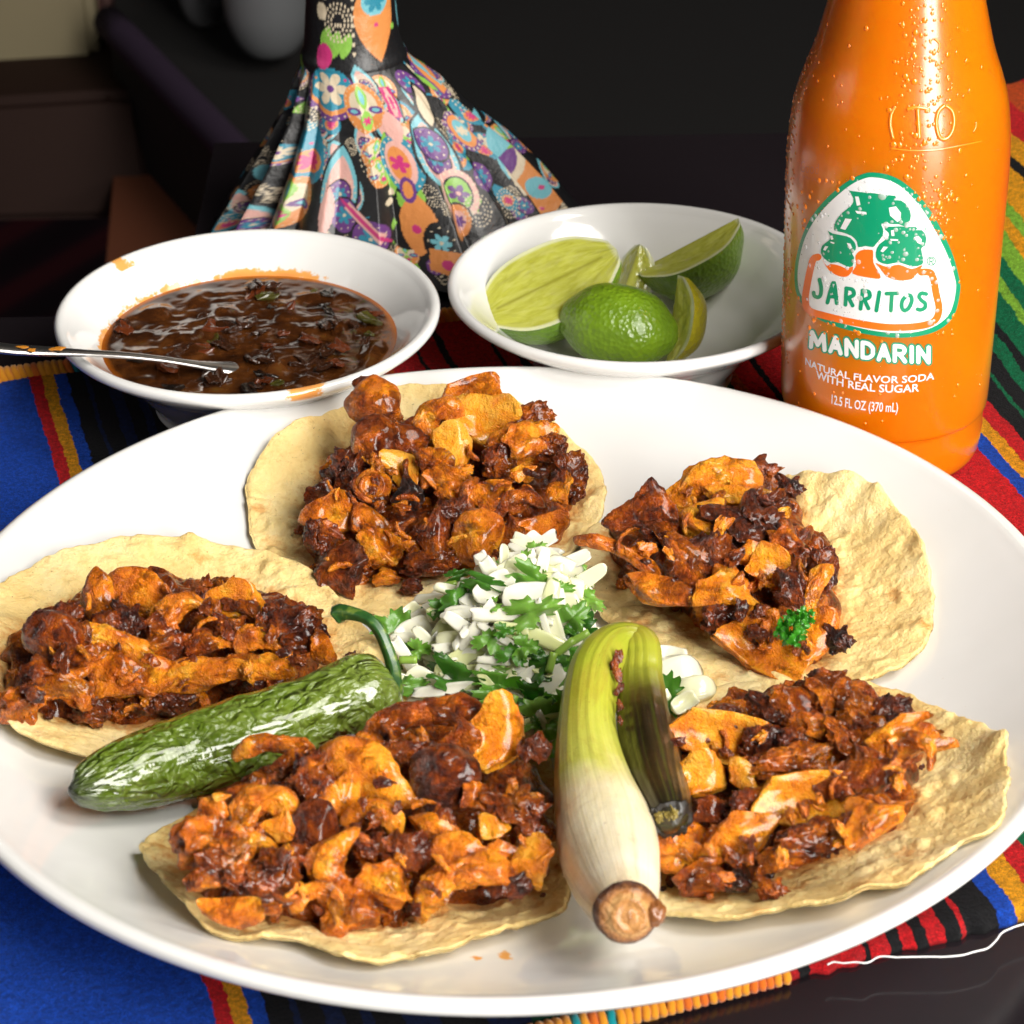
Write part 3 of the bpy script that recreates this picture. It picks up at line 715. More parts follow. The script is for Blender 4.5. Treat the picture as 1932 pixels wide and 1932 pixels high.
# print: motifs laid out on the cloth itself (angle, height), sizes in centimetres
_mut = lambda t: tuple(0.72*x+0.02 for x in t)
CRE, TEA, ORG, PUR, MAG, LGR, PNK, KBL = (0.72, 0.60, 0.42), (0.0, 0.24, 0.36), (0.74, 0.26, 0.05), (0.13, 0.02, 0.21), (0.58, 0.01, 0.17), (0.24, 0.52, 0.05), (0.78, 0.42, 0.36), (0.006, 0.006, 0.007)
LTE = (0.16, 0.50, 0.58)
CRE, TEA, ORG, PUR, MAG, LGR, PNK, LTE = [_mut(t) for t in (CRE, TEA, ORG, PUR, MAG, LGR, PNK, LTE)]
def paint(x, y, c, spec, a=0.0):
    """x, y: local cm; spec: list of (shape, params, colour)"""
    ca, sa = math.cos(a), math.sin(a); X_ = x*ca+y*sa; Y_ = -x*sa+y*ca
    for sh, p, cl in spec:
        if sh == 'o': msk = (X_-p[0])**2/p[2]**2+(Y_-p[1])**2/p[3]**2 < 1
        elif sh == 'ring':
            d = np.sqrt((X_-p[0])**2/p[2]**2+(Y_-p[1])**2/p[3]**2); msk = (d < 1) & (d > p[4])
        elif sh == 'fl':                     # flower with p[3] petals of radius p[2]
            dx, dy = X_-p[0], Y_-p[1]; r = np.hypot(dx, dy); t = np.arctan2(dy, dx); msk = r < p[2]*(0.35+0.65*np.abs(np.cos(t*p[3]/2))**0.7)
        elif sh == 'leaf':                   # pointed oval
            dx, dy = X_-p[0], Y_-p[1]; msk = np.abs(dx) < p[2]*np.clip(1-(dy/p[3])**2, 0, 1)
        elif sh == 'tear':
            dx, dy = X_-p[0], Y_-p[1]; tt = (dy/p[3]+1)/2; msk = (np.abs(dx) < p[2]*1.6*np.sqrt(np.clip(tt, 0, 1))*np.clip(1-tt, 0, 1)**0.8)
        elif sh == 'dots':                   # beads on an ellipse
            dx, dy = (X_-p[0])/p[2], (Y_-p[1])/p[3]; r = np.hypot(dx, dy); t = np.arctan2(dy, dx)
            k = p[4]; ft = (t*k/(2*PI)) % 1-0.5; msk = ((r-1)*p[2])**2+(ft*2*PI/k*p[2])**2 < p[5]**2
        elif sh == 'box': msk = (np.abs(X_-p[0]) < p[2]) & (np.abs(Y_-p[1]) < p[3])
        c[msk] = cl
def eye(a, b_, o1=PUR, i1=TEA, e=KBL, hl=CRE):
    return [('o', (0, 0, a*1.12, b_*1.12), e), ('o', (0, 0, a, b_), o1), ('dots', (0, 0, a*.8, b_*.8, 9, .035), hl), ('fl', (0, 0, min(a, b_)*.68, 6), i1), ('o', (0, 0, .08, .08), hl)]
def patch(a, b_):
    return [('o', (0, 0, a, b_), ORG), ('o', (0, 0.15*b_, a*.7, b_*.6), CRE), ('leaf', (0, b_*.45, a*.26, b_*.5), LGR), ('leaf', (0, b_*.45, a*.12, b_*.3), LTE), ('leaf', (0, -b_*.5, a*.3, b_*.45), LGR), ('fl', (0, -b_*.5, a*.24, 6), MAG),
            ('o', (a*.55, -.1, a*.38, b_*.16), PUR), ('o', (-a*.55, -.1, a*.38, b_*.16), PUR), ('o', (a*.55, -.1, a*.2, b_*.08), LTE), ('o', (-a*.55, -.1, a*.2, b_*.08), LTE), ('dots', (0, 0, a*.92, b_*.92, 26, .03), CRE)]
def fdisc(r):
    return [('o', (0.0, -r*.34, r*1.28, r*1.22), PUR), ('dots', (0, -r*.32, r*1.17, r*1.12, 22, .05), CRE), ('o', (0, -r*.2, r*1.08, r*1.06), ORG), ('o', (0, 0, r, r*1.02), TEA), ('fl', (0, 0, r*.82, 6), CRE), ('o', (0, 0, r*.17, r*.17), PUR),
            ('o', (r*.72, r*.45, .07, .07), MAG), ('o', (-r*.75, .4*r, .06, .06), ORG), ('o', (-r*.7, -.5*r, .05, .05), LTE)]
def tear(a, b_, c1=TEA, c2=ORG, c3=MAG):
    return [('tear', (0, 0, a, b_), c1), ('o', (0, -b_*.3, a*.52, b_*.36), c2), ('fl', (0, -b_*.3, a*.36, 8), c3), ('o', (0, b_*.25, .06, .06), MAG), ('o', (-a*.2, b_*.1, .05, .05), CRE)]
def pais(a, b_, c1=LTE):
    return [('tear', (0, 0, a*1.15, b_*1.1), KBL), ('tear', (0, 0, a, b_), c1), ('tear', (0, -.1, a*.78, b_*.8), PNK), ('dots', (0, -b_*.25, a*.62, b_*.42, 16, .045), CRE)] + [(s, (p[0], p[1]-b_*.28, *p[2:]), cl) for s, p, cl in eye(a*.42, a*.52)]
def swirl(a):
    return [('dots', (0, 0, a*(1-.25*k), a*1.4*(1-.25*k), 22-5*k, .035), CRE) for k in range(3)] + [('o', (a*.1*i, -a*.2, .045, .045), CRE) for i in (-2, 0, 2)]
MOT = [(627, 165, 0, fdisc(.98)), (688, 205, 0, patch(.85, 1.15)), (768, 156, -.1, eye(.5, .66)), (735, 190, .1, [('box', (0, 0, .25, .7), MAG), ('dots', (0, 0, .1, .5, 8, .04), PNK)]), (842, 130, .55, [('leaf', (0, 0, .62, 1.5), PUR), ('leaf', (0, 0, .5, 1.35), ORG), ('leaf', (0, 0, .26, .9), LTE)]),
       (588, 285, -.15, tear(1.3, 1.5)), (545, 375, 0, patch(1.15, 1.2)), (515, 300, -.25, [('leaf', (0, 0, .3, 1.0), LGR), ('o', (0, .2, .05, .05), CRE)]), (645, 345, .05, pais(1.2, 1.7)), (648, 405, 0, eye(.6, .75)), (708, 300, .2, swirl(.62)), (725, 300, .1, [('leaf', (.2, -.3, .34, 1.5), LGR)]),
       (758, 310, .1, [('o', (0, 0, .85, 1.3), TEA), ('o', (-.05, 0, .62, 1.05), PNK), ('o', (-.1, 0, .45, .8), ORG), ('fl', (-.1, 0, .42, 5), MAG), ('dots', (0, 0, .75, 1.18, 18, .04), CRE)]),
       (812, 280, .2, pais(1.3, 1.7)), (812, 272, 0, eye(.62, .76)), (862, 245, .25, [('o', (0, 0, .62, 1.0), PUR), ('dots', (0, 0, .55, .9, 18, .04), CRE), ('o', (0, 0, .46, .8), ORG), ('o', (0, 0, .28, .55), LTE), ('fl', (0, 0, .25, 6), CRE)]),
       (865, 365, .3, [('o', (0, 0, .85, 1.15), PNK), ('dots', (0, 0, .75, 1.05, 18, .05), CRE), ('o', (0, 0, .6, .85), KBL), ('o', (0, 0, .52, .76), LGR), ('fl', (0, 0, .45, 5), PUR), ('o', (0, 0, .1, .1), PNK)]),
       (908, 332, .35, eye(.58, .66)), (935, 300, .4, [('leaf', (0, 0, .25, .9), LTE)]), (872, 420, .35, [('o', (0, 0, .6, .9), KBL), ('o', (0, 0, .5, .8), ORG), ('o', (0, 0, .3, .5), PNK), ('fl', (0, 0, .3, 6), PUR)]), (700, 445, 0, eye(.85, .8)), (690, 415, -.9, [('box', (0, 0, .2, 1.1), PNK), ('dots', (0, 0, .05, .8, 10, .05), MAG)]),
       (790, 425, .1, [('leaf', (0, 0, .8, 1.5), ORG), ('o', (-.1, -.2, .2, .2), MAG)]), (828, 452, .2, eye(.62, .85, KBL, LTE)), (840, 490, .2, [('box', (0, 0, .7, .6), ORG), ('o', (0, -.1, .25, .25), MAG)]), (735, 385, 0, [('o', (0, 0, .16, .16), CRE), ('o', (.15, .4, .16, .16), CRE)]),
       (1010, 350, .7, [('leaf', (0, 0, 1.0, 2.2), ORG), ('o', (0, 0, .5, .55), LTE), ('o', (.1, .05, .12, .12), MAG), ('o', (.3, -1, .1, .1), MAG)]), (955, 300, .7, [('leaf', (0, 0, .8, 1.8), CRE), ('leaf', (0, 0, .5, 1.2), PUR), ('o', (0, 1.1, .4, .5), LGR)]), (925, 255, .9, [('leaf', (0, 0, .4, 1.6), LTE)]),
       (470, 370, -.4, eye(.5, .6, ORG, LTE)), (440, 400, -.5, swirl(.5)), (540, 240, -.3, swirl(.45)), (485, 330, -.4, [('o', (0, 0, .35, .5), LTE)]), (900, 395, .5, swirl(.55)), (960, 380, .6, swirl(.5)), (880, 180, .5, swirl(.6)), (590, 220, 0, swirl(.4)), (800, 200, .3, [('leaf', (0, 0, .5, 1.2), KBL), ('leaf', (0, 0, .35, 1.0), CRE)]),
       (740, 240, 0, [('leaf', (0, 0, .4, .8), PNK)]), (620, 395, 0, [('leaf', (0, 0, .3, 1.2), PNK)]), (770, 360, .1, [('o', (0, 0, .35, .6), PUR), ('o', (0, 0, .22, .4), ORG)]), (705, 25, 0, [('leaf', (0, 0, .75, 1.55), ORG), ('o', (0, .45, .5, .5), LTE), ('fl', (0, .45, .4, 6), TEA), ('o', (0, -.35, .08, .08), MAG)]),
       (632, 85, .3, [('leaf', (0, 0, .25, .5), LGR), ('leaf', (.35, .1, .2, .45), LGR), ('leaf', (-.35, .1, .2, .45), LGR)]), (640, 40, 0, swirl(.45)), (765, 20, 0, [('o', (0, 0, .2, .5), LTE)]), (608, 20, 0, [('o', (0, 0, .2, .3), CRE), ('o', (.1, .5, .12, .12), CRE)]), (612, 105, 0, [('o', (0, 0, .3, .4), MAG)]), (738, 48, 0, [('o', (0, 0, .1, .1), LGR)]), (665, 30, 0, [('o', (0, .3*k, .055, .055), CRE) for k in range(-4, 5)])]
nth, nz = 760, 330
zz = np.concatenate([np.linspace(0, zw, 250), np.linspace(zw, zw+5.0, nz-250+1)[1:]])
th = np.linspace(-PI, PI, nth, endpoint=False)
TH, ZZ = np.meshgrid(th, zz)
Pm = doll_pt(TH.ravel(), ZZ.ravel()); tfrac = np.clip(1-ZZ.ravel()/zw, 0, 1)
NP = 17; ph = (TH.ravel()*NP/(2*PI) + 0.22*np.sin(TH.ravel()*3+1)) % 1
tri = np.where(ph < 0.78, ph/0.78, (1-ph)/0.22)
amp = 0.95*tfrac**0.85*(0.75+0.4*np.sin(TH.ravel()*5+2))
R_ = np.stack([np.cos(TH.ravel()), 0.92*np.sin(TH.ravel()), 0*TH.ravel()], 1)
fold = (tri-0.6)*amp*1.25
Pm = Pm + R_*fold[:, None]
Pm[:, 2] += np.where(ZZ.ravel() < 1.2, (1.2-ZZ.ravel())/1.2*(0.5*(1-tri)+0.1), 0) + 0.10*np.sin(TH.ravel()*4)*tfrac**3
belt = np.exp(-((ZZ.ravel()-zw-0.1)/0.22)**2); Pm += R_*(belt*0.09)[:, None]
Pm[:, 2] = np.maximum(Pm[:, 2], TZ+0.02) if False else Pm[:, 2]
colr = np.tile(np.array(KBL), (len(Pm), 1))
rnd = random.Random(11); back_m = []
for k in range(420):
    t_, z_ = rnd.uniform(-PI, PI), rnd.uniform(0, zw)
    s_ = rnd.choice([eye(.5, .6), swirl(.4), tear(.9, 1.0), patch(.8, .9), pais(.9, 1.2), [('leaf', (0, 0, .3, .8), LGR)], swirl(.35), fdisc(.6), swirl(.5), swirl(.45), [('o', (0, 0, .9, .9), KBL)], [('leaf', (0, 0, .8, 1.4), KBL)]])
    back_m.append((t_, z_, rnd.uniform(-.6, .6), s_))
thf, zf = TH.ravel(), ZZ.ravel()
sl = math.hypot(rows[0, 1]-srad(zw), zw)/zw
def stamp(t_, z_, a, spec, sz_=1.25):
    dth = (thf-t_+PI) % (2*PI)-PI
    sel = np.where((np.abs(dth)*srad(z_) < 2.6) & (np.abs(zf-z_)*sl < 2.8))[0]
    if not len(sel): return
    x = dth[sel]*srad(zf[sel])*sz_; y = (zf[sel]-z_)*(sl if z_ < zw else 1.0)*sz_
    cpy = colr[sel]; paint(x, y, cpy, spec, -a); colr[sel] = cpy
for t_, z_, a, s_ in back_m: stamp(t_, z_, a, s_, 1.9)
for u, v, a, s_ in MOT:
    t_, z_ = on_doll(u, v); keep = colr.copy() if z_ > zw-0.4 else None; stamp(t_, z_, a, s_, 1.0 if z_ > zw-.3 else 1.35)
bead = (np.abs(zf-(zw+0.62)) < 0.0)
m, nt, b = new_mat('printed_paper'); a_ = attr(nt, 'print'); L(nt, a_.outputs['Color'], b.inputs['Base Color'])
b.inputs['Roughness'].default_value = 0.42; b.inputs['Coat Weight'].default_value = 0.12; b.inputs['Coat Roughness'].default_value = 0.2; c = coords(nt)
bump(nt, noise(nt, c, 3.0, 4, 0.6), 0.35, 0.12, b)
doll = empty('doll_figurine', (DC[0], DC[1], TZ)); tag(doll, 'doll in pleated black dress printed with bright flowers, cropped above the waist', 'figurine')
nfs = 250
F = grid_faces(nth, nz, True)
Pm[:, 2] += np.where(tfrac > 0, 0.0, 0)
Pm[:, 2] = Pm[:, 2] + TZ*tfrac**6
ns_ = nth*nfs
mesh('skirt', Pm[:ns_], F[:nth*(nfs-1)], m, doll, col={'print': colr[:ns_]})
mesh('bodice', Pm[nth*(nfs-1):], grid_faces(nth, nz-nfs+1, True), m, doll, col={'print': colr[nth*(nfs-1):]})
top = rows[-1, 1]
V, F = lathe(smooth_prof([(top*0.98, 0), (top*1.08, 1.0), (top*1.0, 2.0), (0.75, 2.7), (0.5, 3.2), (0.55, 3.6), (1.15, 4.4), (1.2, 5.4), (0.8, 6.3), (0.02, 6.6)], 70), 40)
mesh('head_and_shoulders', V*np.array([1, .85, 1])+np.array([DC[0]+rows[-1, 2], DC[1], zw+4.95]), F[::-1], plain('painted_clay', (0.6, 0.5, 0.4), 0.4), doll)

# ================================================================== SALSA AND SPOON
m, nt, b = new_mat('red_salsa'); c = coords(nt)
a_ = attr(nt, 'rim')
n1 = noise(nt, c, 1.1, 5, 0.65)
base = ramp(nt, n1, [(0.30, (0.018, 0.006, 0.002)), (0.48, (0.045, 0.013, 0.003)), (0.62, (0.095, 0.030, 0.006)), (0.78, (0.10, 0.060, 0.012))])
base = mixc(nt, a_.outputs['Fac'], base, (0.50, 0.13, 0.008))
L(nt, base, b.inputs['Base Color']); b.inputs['Roughness'].default_value = 0.17; b.inputs['Coat Weight'].default_value = 0.3
b.inputs['Coat Roughness'].default_value = 0.08
M_salsa = m
SZ = 2.02
nr_, nt_ = 90, 240
rr = np.linspace(0.0, 1, nr_); tt = np.linspace(0, 2*PI, nt_, endpoint=False)
RR, T2 = np.meshgrid(rr, tt, indexing='ij')
rs = RR*4.32; x = rs*np.cos(T2); y = rs*np.sin(T2)
pp = np.stack([x.ravel(), y.ravel(), 0*x.ravel()], 1)
h = 0.20*np.maximum(fbm(pp*1.1, 2, 3), -0.1)+0.04*np.abs(fbm(pp*2.6, 2, 8))
h = h.reshape(x.shape)*(1-sm(0.86, 0.97, RR)) 
V = np.stack([x+BL[0], y+BL[1], SZ+h], 2).reshape(-1, 3)
rim = (sm(0.94, 0.99, RR)*(0.55+0.45*np.sin(T2-0.3))).ravel()
sal = empty('salsa', (BL[0], BL[1], 1.0)); tag(sal, 'chunky dark red salsa filling the left bowl', 'salsa')
mesh('sauce', V, grid_faces(nt_, nr_, True), M_salsa, sal, col={'rim': rim})

# ================================================================== MEAT PIECES (shared meshes)
bm = bmesh.new(); bmesh.ops.create_icosphere(bm, subdivisions=5, radius=1); bm.verts.index_update()
ICO = np.array([v.co[:] for v in bm.verts]); ICOF = [tuple(x.index for x in f.verts) for f in bm.faces]; bm.free()
bm = bmesh.new(); bmesh.ops.create_icosphere(bm, subdivisions=4, radius=1); bm.verts.index_update()
ICO4 = np.array([v.co[:] for v in bm.verts]); ICO4F = [tuple(x.index for x in f.verts) for f in bm.faces]; bm.free()

m, nt, b = new_mat('adobo_meat')
oi = N(nt, 'ShaderNodeObjectInfo'); sepc = N(nt, 'ShaderNodeSeparateColor'); L(nt, oi.outputs['Color'], sepc.inputs[0])
tone, charr = sepc.outputs[0], sepc.outputs[1]
gc = N(nt, 'ShaderNodeNewGeometry')
mp = N(nt, 'ShaderNodeMapping'); mp.inputs['Scale'].default_value = (100, 100, 100); L(nt, gc.outputs['Position'], mp.inputs[0]); c = mp.outputs[0]
n1 = noise(nt, c, 1.5, 5, 0.62, 0.3); n2 = noise(nt, c, 4.5, 4, 0.6); n3 = noise(nt, c, 14, 3, 0.7)
fac = math_(nt, 'ADD', math_(nt, 'ADD', tone, 0.045), math_(nt, 'ADD', math_(nt, 'MULTIPLY', math_(nt, 'SUBTRACT', n1, 0.5), 1.5), math_(nt, 'MULTIPLY', math_(nt, 'SUBTRACT', n2, 0.5), 0.55)))
base = ramp(nt, fac, [(0.0, (0.03, 0.006, 0.003)), (0.16, (0.11, 0.014, 0.003)), (0.34, (0.33, 0.055, 0.003)), (0.54, (0.61, 0.140, 0.004)), (0.72, (0.79, 0.225, 0.005)), (0.88, (0.86, 0.325, 0.010)), (1.0, (0.86, 0.40, 0.035))])
# crusted patches: darker, rougher, crumbly
n5 = noise(nt, c, 2.1, 6, 0.68, 0.4)
cr = math_(nt, 'ADD', n5, math_(nt, 'MULTIPLY', math_(nt, 'SUBTRACT', 0.44, tone), 0.36))
crm = ramp(nt, cr, [(0.46, 0.0), (0.70, 1.0)])
base = mixc(nt, math_(nt, 'MULTIPLY', crm, 0.88), base, mixc(nt, ramp(nt, n2, [(0.4, 0.0), (0.65, 1.0)]), (0.04, 0.006, 0.003), (0.28, 0.052, 0.004)))
ch1 = math_(nt, 'ADD', math_(nt, 'MULTIPLY', noise(nt, c, 2.3, 4, 0.7), 0.9), math_(nt, 'MULTIPLY', charr, 0.30))
chm = ramp(nt, ch1, [(0.68, 0.0), (0.82, 1.0)])
base = mixc(nt, chm, base, (0.012, 0.006, 0.005))
L(nt, base, b.inputs['Base Color'])
L(nt, ramp(nt, crm, [(0.0, 0.25), (1.0, 0.36)]), b.inputs['Roughness'])
b.inputs['Coat Weight'].default_value = 0.5; b.inputs['Coat Roughness'].default_value = 0.15; b.inputs['Specular IOR Level'].default_value = 0.5
b.inputs['Subsurface Weight'].default_value = 0.08; b.inputs['Subsurface Radius'].default_value = (1, .3, .1); b.inputs['Subsurface Scale'].default_value = 0.2*S
fine_h = math_(nt, 'ADD', math_(nt, 'MULTIPLY', noise(nt, c, 9, 4, 0.7), 1.0), math_(nt, 'MULTIPLY', noise(nt, c, 24, 2, 0.6), 0.7))
hh = math_(nt, 'ADD', math_(nt, 'MULTIPLY', fine_h, math_(nt, 'MULTIPLY_ADD', crm, 1.2, 0.55)), math_(nt, 'MULTIPLY', n5, 0.8))
bump(nt, hh, 1.0, 0.19, b)
M_meat = m

def finish(p, aspect=None):
    p = p-(p.max(0)+p.min(0))/2; e = p.max(0)-p.min(0)
    if aspect is None: return p/e
    return p/np.array([e[0], e[1], e[2]/aspect])
def cuts(p, r, n, lo, hi, planar=False, soft=0.92):
    for _ in range(n):
        a = r.normal(size=3)
        if planar: a[2] *= 0.15
        a /= np.linalg.norm(a); d = r.uniform(lo, hi); ex = np.maximum(0, p@a-d); p = p-np.outer(ex*soft, a)
    return p
def warp(p, f, a, s):
    return p+a*np.stack([fbm(p*f+s, 2, s), fbm(p*f+s+9, 2, s+5), fbm(p*f+s+17, 2, s+11)], 1)
def m_chunk(s, rough=1.0):
    r = np.random.default_rng(s); p = ICO.copy(); p = np.sign(p)*np.abs(p)**0.8
    p = p*np.array([r.uniform(.8, 1.2), r.uniform(.7, 1.1), r.uniform(.7, 1.1)])
    p = cuts(p, r, 9, .35, .8); p = warp(p, 1.3, 0.55, s)
    nrm = p/np.linalg.norm(p, axis=1)[:, None]; msk = sm(-0.15, 0.35, vn(ICO*1.7+s*3, s))
    fib = vn(p*np.array([2.0, 9.0, 9.0])+s, s+6)
    d = 0.07*fbm(p*3.2+s, 3, s+1)+0.03*fib+0.15*msk*(np.abs(fbm(p*4.8, 3, s+3))-.1)*rough+0.05*msk*vn(p*17, s+9)*rough
    return finish(p+nrm*d[:, None])
def m_crumb(s):
    r = np.random.default_rng(s); p = warp(ICO.copy()*np.array([1.2, .9, .9]), 1.5, 0.75, s)
    nrm = p/np.linalg.norm(p, axis=1)[:, None]
    d = 0.20*fbm(p*2.4+s, 3, s+1)+0.30*(np.abs(fbm(p*3.6, 2, s+3))-.15)+0.12*np.abs(vn(p*9, s+4))+0.08*vn(p*17, s+8)
    return finish(p+nrm*d[:, None])
def m_slab(s):
    r = np.random.default_rng(s); p = ICO*np.array([1, 1, 1.0]); p[:, :2] = np.sign(p[:, :2])*np.abs(p[:, :2])**0.8
    p = cuts(p, r, 5, .5, .8, True, 0.96)
    p[:, 2] = np.sign(p[:, 2])*np.abs(p[:, 2])**0.45*0.30*(1+.35*vn(p*1.3+s, s))
    rad = np.hypot(p[:, 0], p[:, 1]); msk = sm(.5, .85, rad)*sm(-.1, .4, vn(p*2.1+s, s+5))
    p[:, 2] += r.uniform(-.6, .6)*p[:, 0]**2+r.uniform(-.5, .5)*p[:, 1]**2+r.uniform(-.4, .4)*p[:, 0]*p[:, 1]; p = warp(p, 1.6, 0.16, s)
    p = p+ICO*(0.05*fbm(p*3+s, 3, s)+0.08*msk*np.abs(fbm(p*7, 2, s+2))+.015*fbm(p*np.array([3, 14, 6]), 2, s))[:, None]
    return finish(p, 0.55 if False else None)*np.array([1, 1, 1.0])
def m_curl(s, ang, wd=0.34, th_=0.24):
    r = np.random.default_rng(s); t = np.arcsin(np.clip(ICO[:, 0], -1, 1))/(PI/2)      # -1..1 along
    q = ICO[:, 1:]/np.maximum(np.linalg.norm(ICO[:, 1:], axis=1), 1e-6)[:, None]
    prof_ = (1-np.abs(t)**4)**0.5*(1+0.25*vn(np.stack([t*2.5+s, 0*t, 0*t], 1), s))
    lump = 1+0.35*fbm(ICO*2.5+s, 3, s)+0.2*sm(0, .4, vn(ICO*2+s, s+7))*np.abs(fbm(ICO*7+s, 3, s+3))
    yy = q[:, 0]*th_*prof_*lump; z_ = q[:, 1]*wd*prof_*lump
    a = t*ang/2; R = 1/max(ang/2, .2)
    p = np.stack([(R+yy)*np.sin(a), (R+yy)*np.cos(a)-R, z_+0.25*t*r.uniform(-.6, .6)], 1)
    p = warp(p, 1.7, 0.09, s); p += 0.04*np.stack([vn(p*5, s), vn(p*5, s+1), vn(p*5, s+2)], 1)
    return finish(p)
def m_ring(s):
    p = ICO.copy(); rad = np.hypot(p[:, 0], p[:, 1]); p[:, 2] *= .5
    up = sm(-.2, .3, ICO[:, 2]); p[:, 2] += up*(0.22*np.exp(-((rad-.62)/.14)**2)-0.16*np.exp(-(rad/.3)**2)+.1*np.exp(-(rad/.12)**2))
    return finish(p+ICO*(0.05*fbm(p*3, 2, s))[:, None])
def m_lump(s):
    p = warp(ICO.copy(), 1.1, 0.28, s); d = 0.06*fbm(p*2.6, 3, s)+0.03*fbm(p*8, 2, s+2)+0.10*sm(.1, .5, vn(p*1.6+s, s))*np.abs(fbm(p*5, 2, s+3))
    return finish(p+ICO*d[:, None])
LIB = {'lump': [], 'chunk': [], 'crumb': [], 'slab': [], 'curl': [], 'strip': [], 'ring': []}
for k in range(3): LIB['lump'].append(mesh_data('meat_lump', m_lump(180+k), ICOF, M_meat))
for k in range(6): LIB['chunk'].append(mesh_data('meat_chunk', m_chunk(10+k), ICOF, M_meat))
for k in range(5): LIB['crumb'].append(mesh_data('meat_crumb', m_crumb(40+k), ICOF, M_meat))
for k in range(6): LIB['slab'].append(mesh_data('meat_slab', m_slab(70+k), ICOF, M_meat))
for k in range(4): LIB['curl'].append(mesh_data('meat_curl', m_curl(100+k, 3.2+0.5*k), ICOF, M_meat))
for k in range(4): LIB['strip'].append(mesh_data('meat_strip', m_curl(130+k, 0.7+0.45*k, .24, .2), ICOF, M_meat))
LIB['ring'].append(mesh_data('meat_ring', m_ring(5), ICO4F and ICOF, M_meat))
NAMES = {'lump': 'meat_chunk', 'chunk': 'meat_chunk', 'crumb': 'meat_crumb', 'slab': 'meat_slice', 'curl': 'meat_curl', 'strip': 'meat_strip', 'ring': 'meat_slice'}
def view_frame(ang, tilt=0.0):
    """axes lying across the sight line: x along the piece in the picture, z towards the viewer and up"""
    zc = -FW*(1-tilt)+np.array([0, 0, 1.0])*tilt; zc /= np.linalg.norm(zc)
    x0 = RT-zc*(RT@zc); x0 /= np.linalg.norm(x0); y0 = np.cross(zc, x0)
    a = math.radians(ang); return x0*math.cos(a)+y0*math.sin(a), -x0*math.sin(a)+y0*math.cos(a), zc
def place(me, name, parent, pos, fr, size, color=None, flip=False):
    xa, ya, za = fr
    if flip: xa, ya = -xa, -ya
    sx, sy, sz = size
    M = Matrix(((xa[0]*sx, ya[0]*sy, za[0]*sz, pos[0]*S), (xa[1]*sx, ya[1]*sy, za[1]*sz, pos[1]*S), (xa[2]*sx, ya[2]*sy, za[2]*sz, pos[2]*S), (0, 0, 0, 1)))
    o = link(name, me, parent, M)
    if color: o.color = (*color, 1)
    return o

# ================================================================== TORTILLAS
m, nt, b = new_mat('corn_tortilla'); c = coords(nt)
n1 = noise(nt, c, 0.55, 4, 0.6); n2 = noise(nt, c, 2.6, 5, 0.65); n3 = noise(nt, c, 9, 4, 0.7)
base = ramp(nt, n1, [(0.3, (0.82, 0.57, 0.21)), (0.5, (0.90, 0.68, 0.29)), (0.7, (0.93, 0.76, 0.40))])
base = mixc(nt, math_(nt, 'MULTIPLY', ramp(nt, n2, [(0.52, 0.0), (0.72, 1.0)]), 0.45), base, (0.60, 0.36, 0.09))
toast = ramp(nt, noise(nt, c, 1.3, 6, 0.78, 0.7), [(0.56, 0.0), (0.68, 1.0)])
base = mixc(nt, math_(nt, 'MULTIPLY', toast, 0.6), base, (0.46, 0.25, 0.07))
spk = ramp(nt, noise(nt, c, 11, 3, 0.5), [(0.68, 0.0), (0.74, 1.0)])
base = mixc(nt, math_(nt, 'MULTIPLY', spk, 0.65), base, (0.14, 0.06, 0.02))
a_ = attr(nt, 'stain')
sf = ramp(nt, math_(nt, 'ADD', a_.outputs['Fac'], math_(nt, 'MULTIPLY', math_(nt, 'SUBTRACT', noise(nt, c, 3.2, 5, 0.7), 0.5), 1.2)), [(0.30, 0.0), (0.62, 1.0)])
base = mixc(nt, math_(nt, 'MULTIPLY', sf, 0.75), base, (0.60, 0.20, 0.015))
L(nt, base, b.inputs['Base Color']); b.inputs['Roughness'].default_value = 0.62; b.inputs['Specular IOR Level'].default_value = 0.35
b.inputs['Subsurface Weight'].default_value = 0.12; b.inputs['Subsurface Radius'].default_value = (1, .6, .25); b.inputs['Subsurface Scale'].default_value = 0.2*S
bump(nt, math_(nt, 'ADD', math_(nt, 'MULTIPLY', n2, 0.9), math_(nt, 'MULTIPLY', n3, 0.6)), 0.7, 0.14, b)
M_tort = m
class Tort: pass
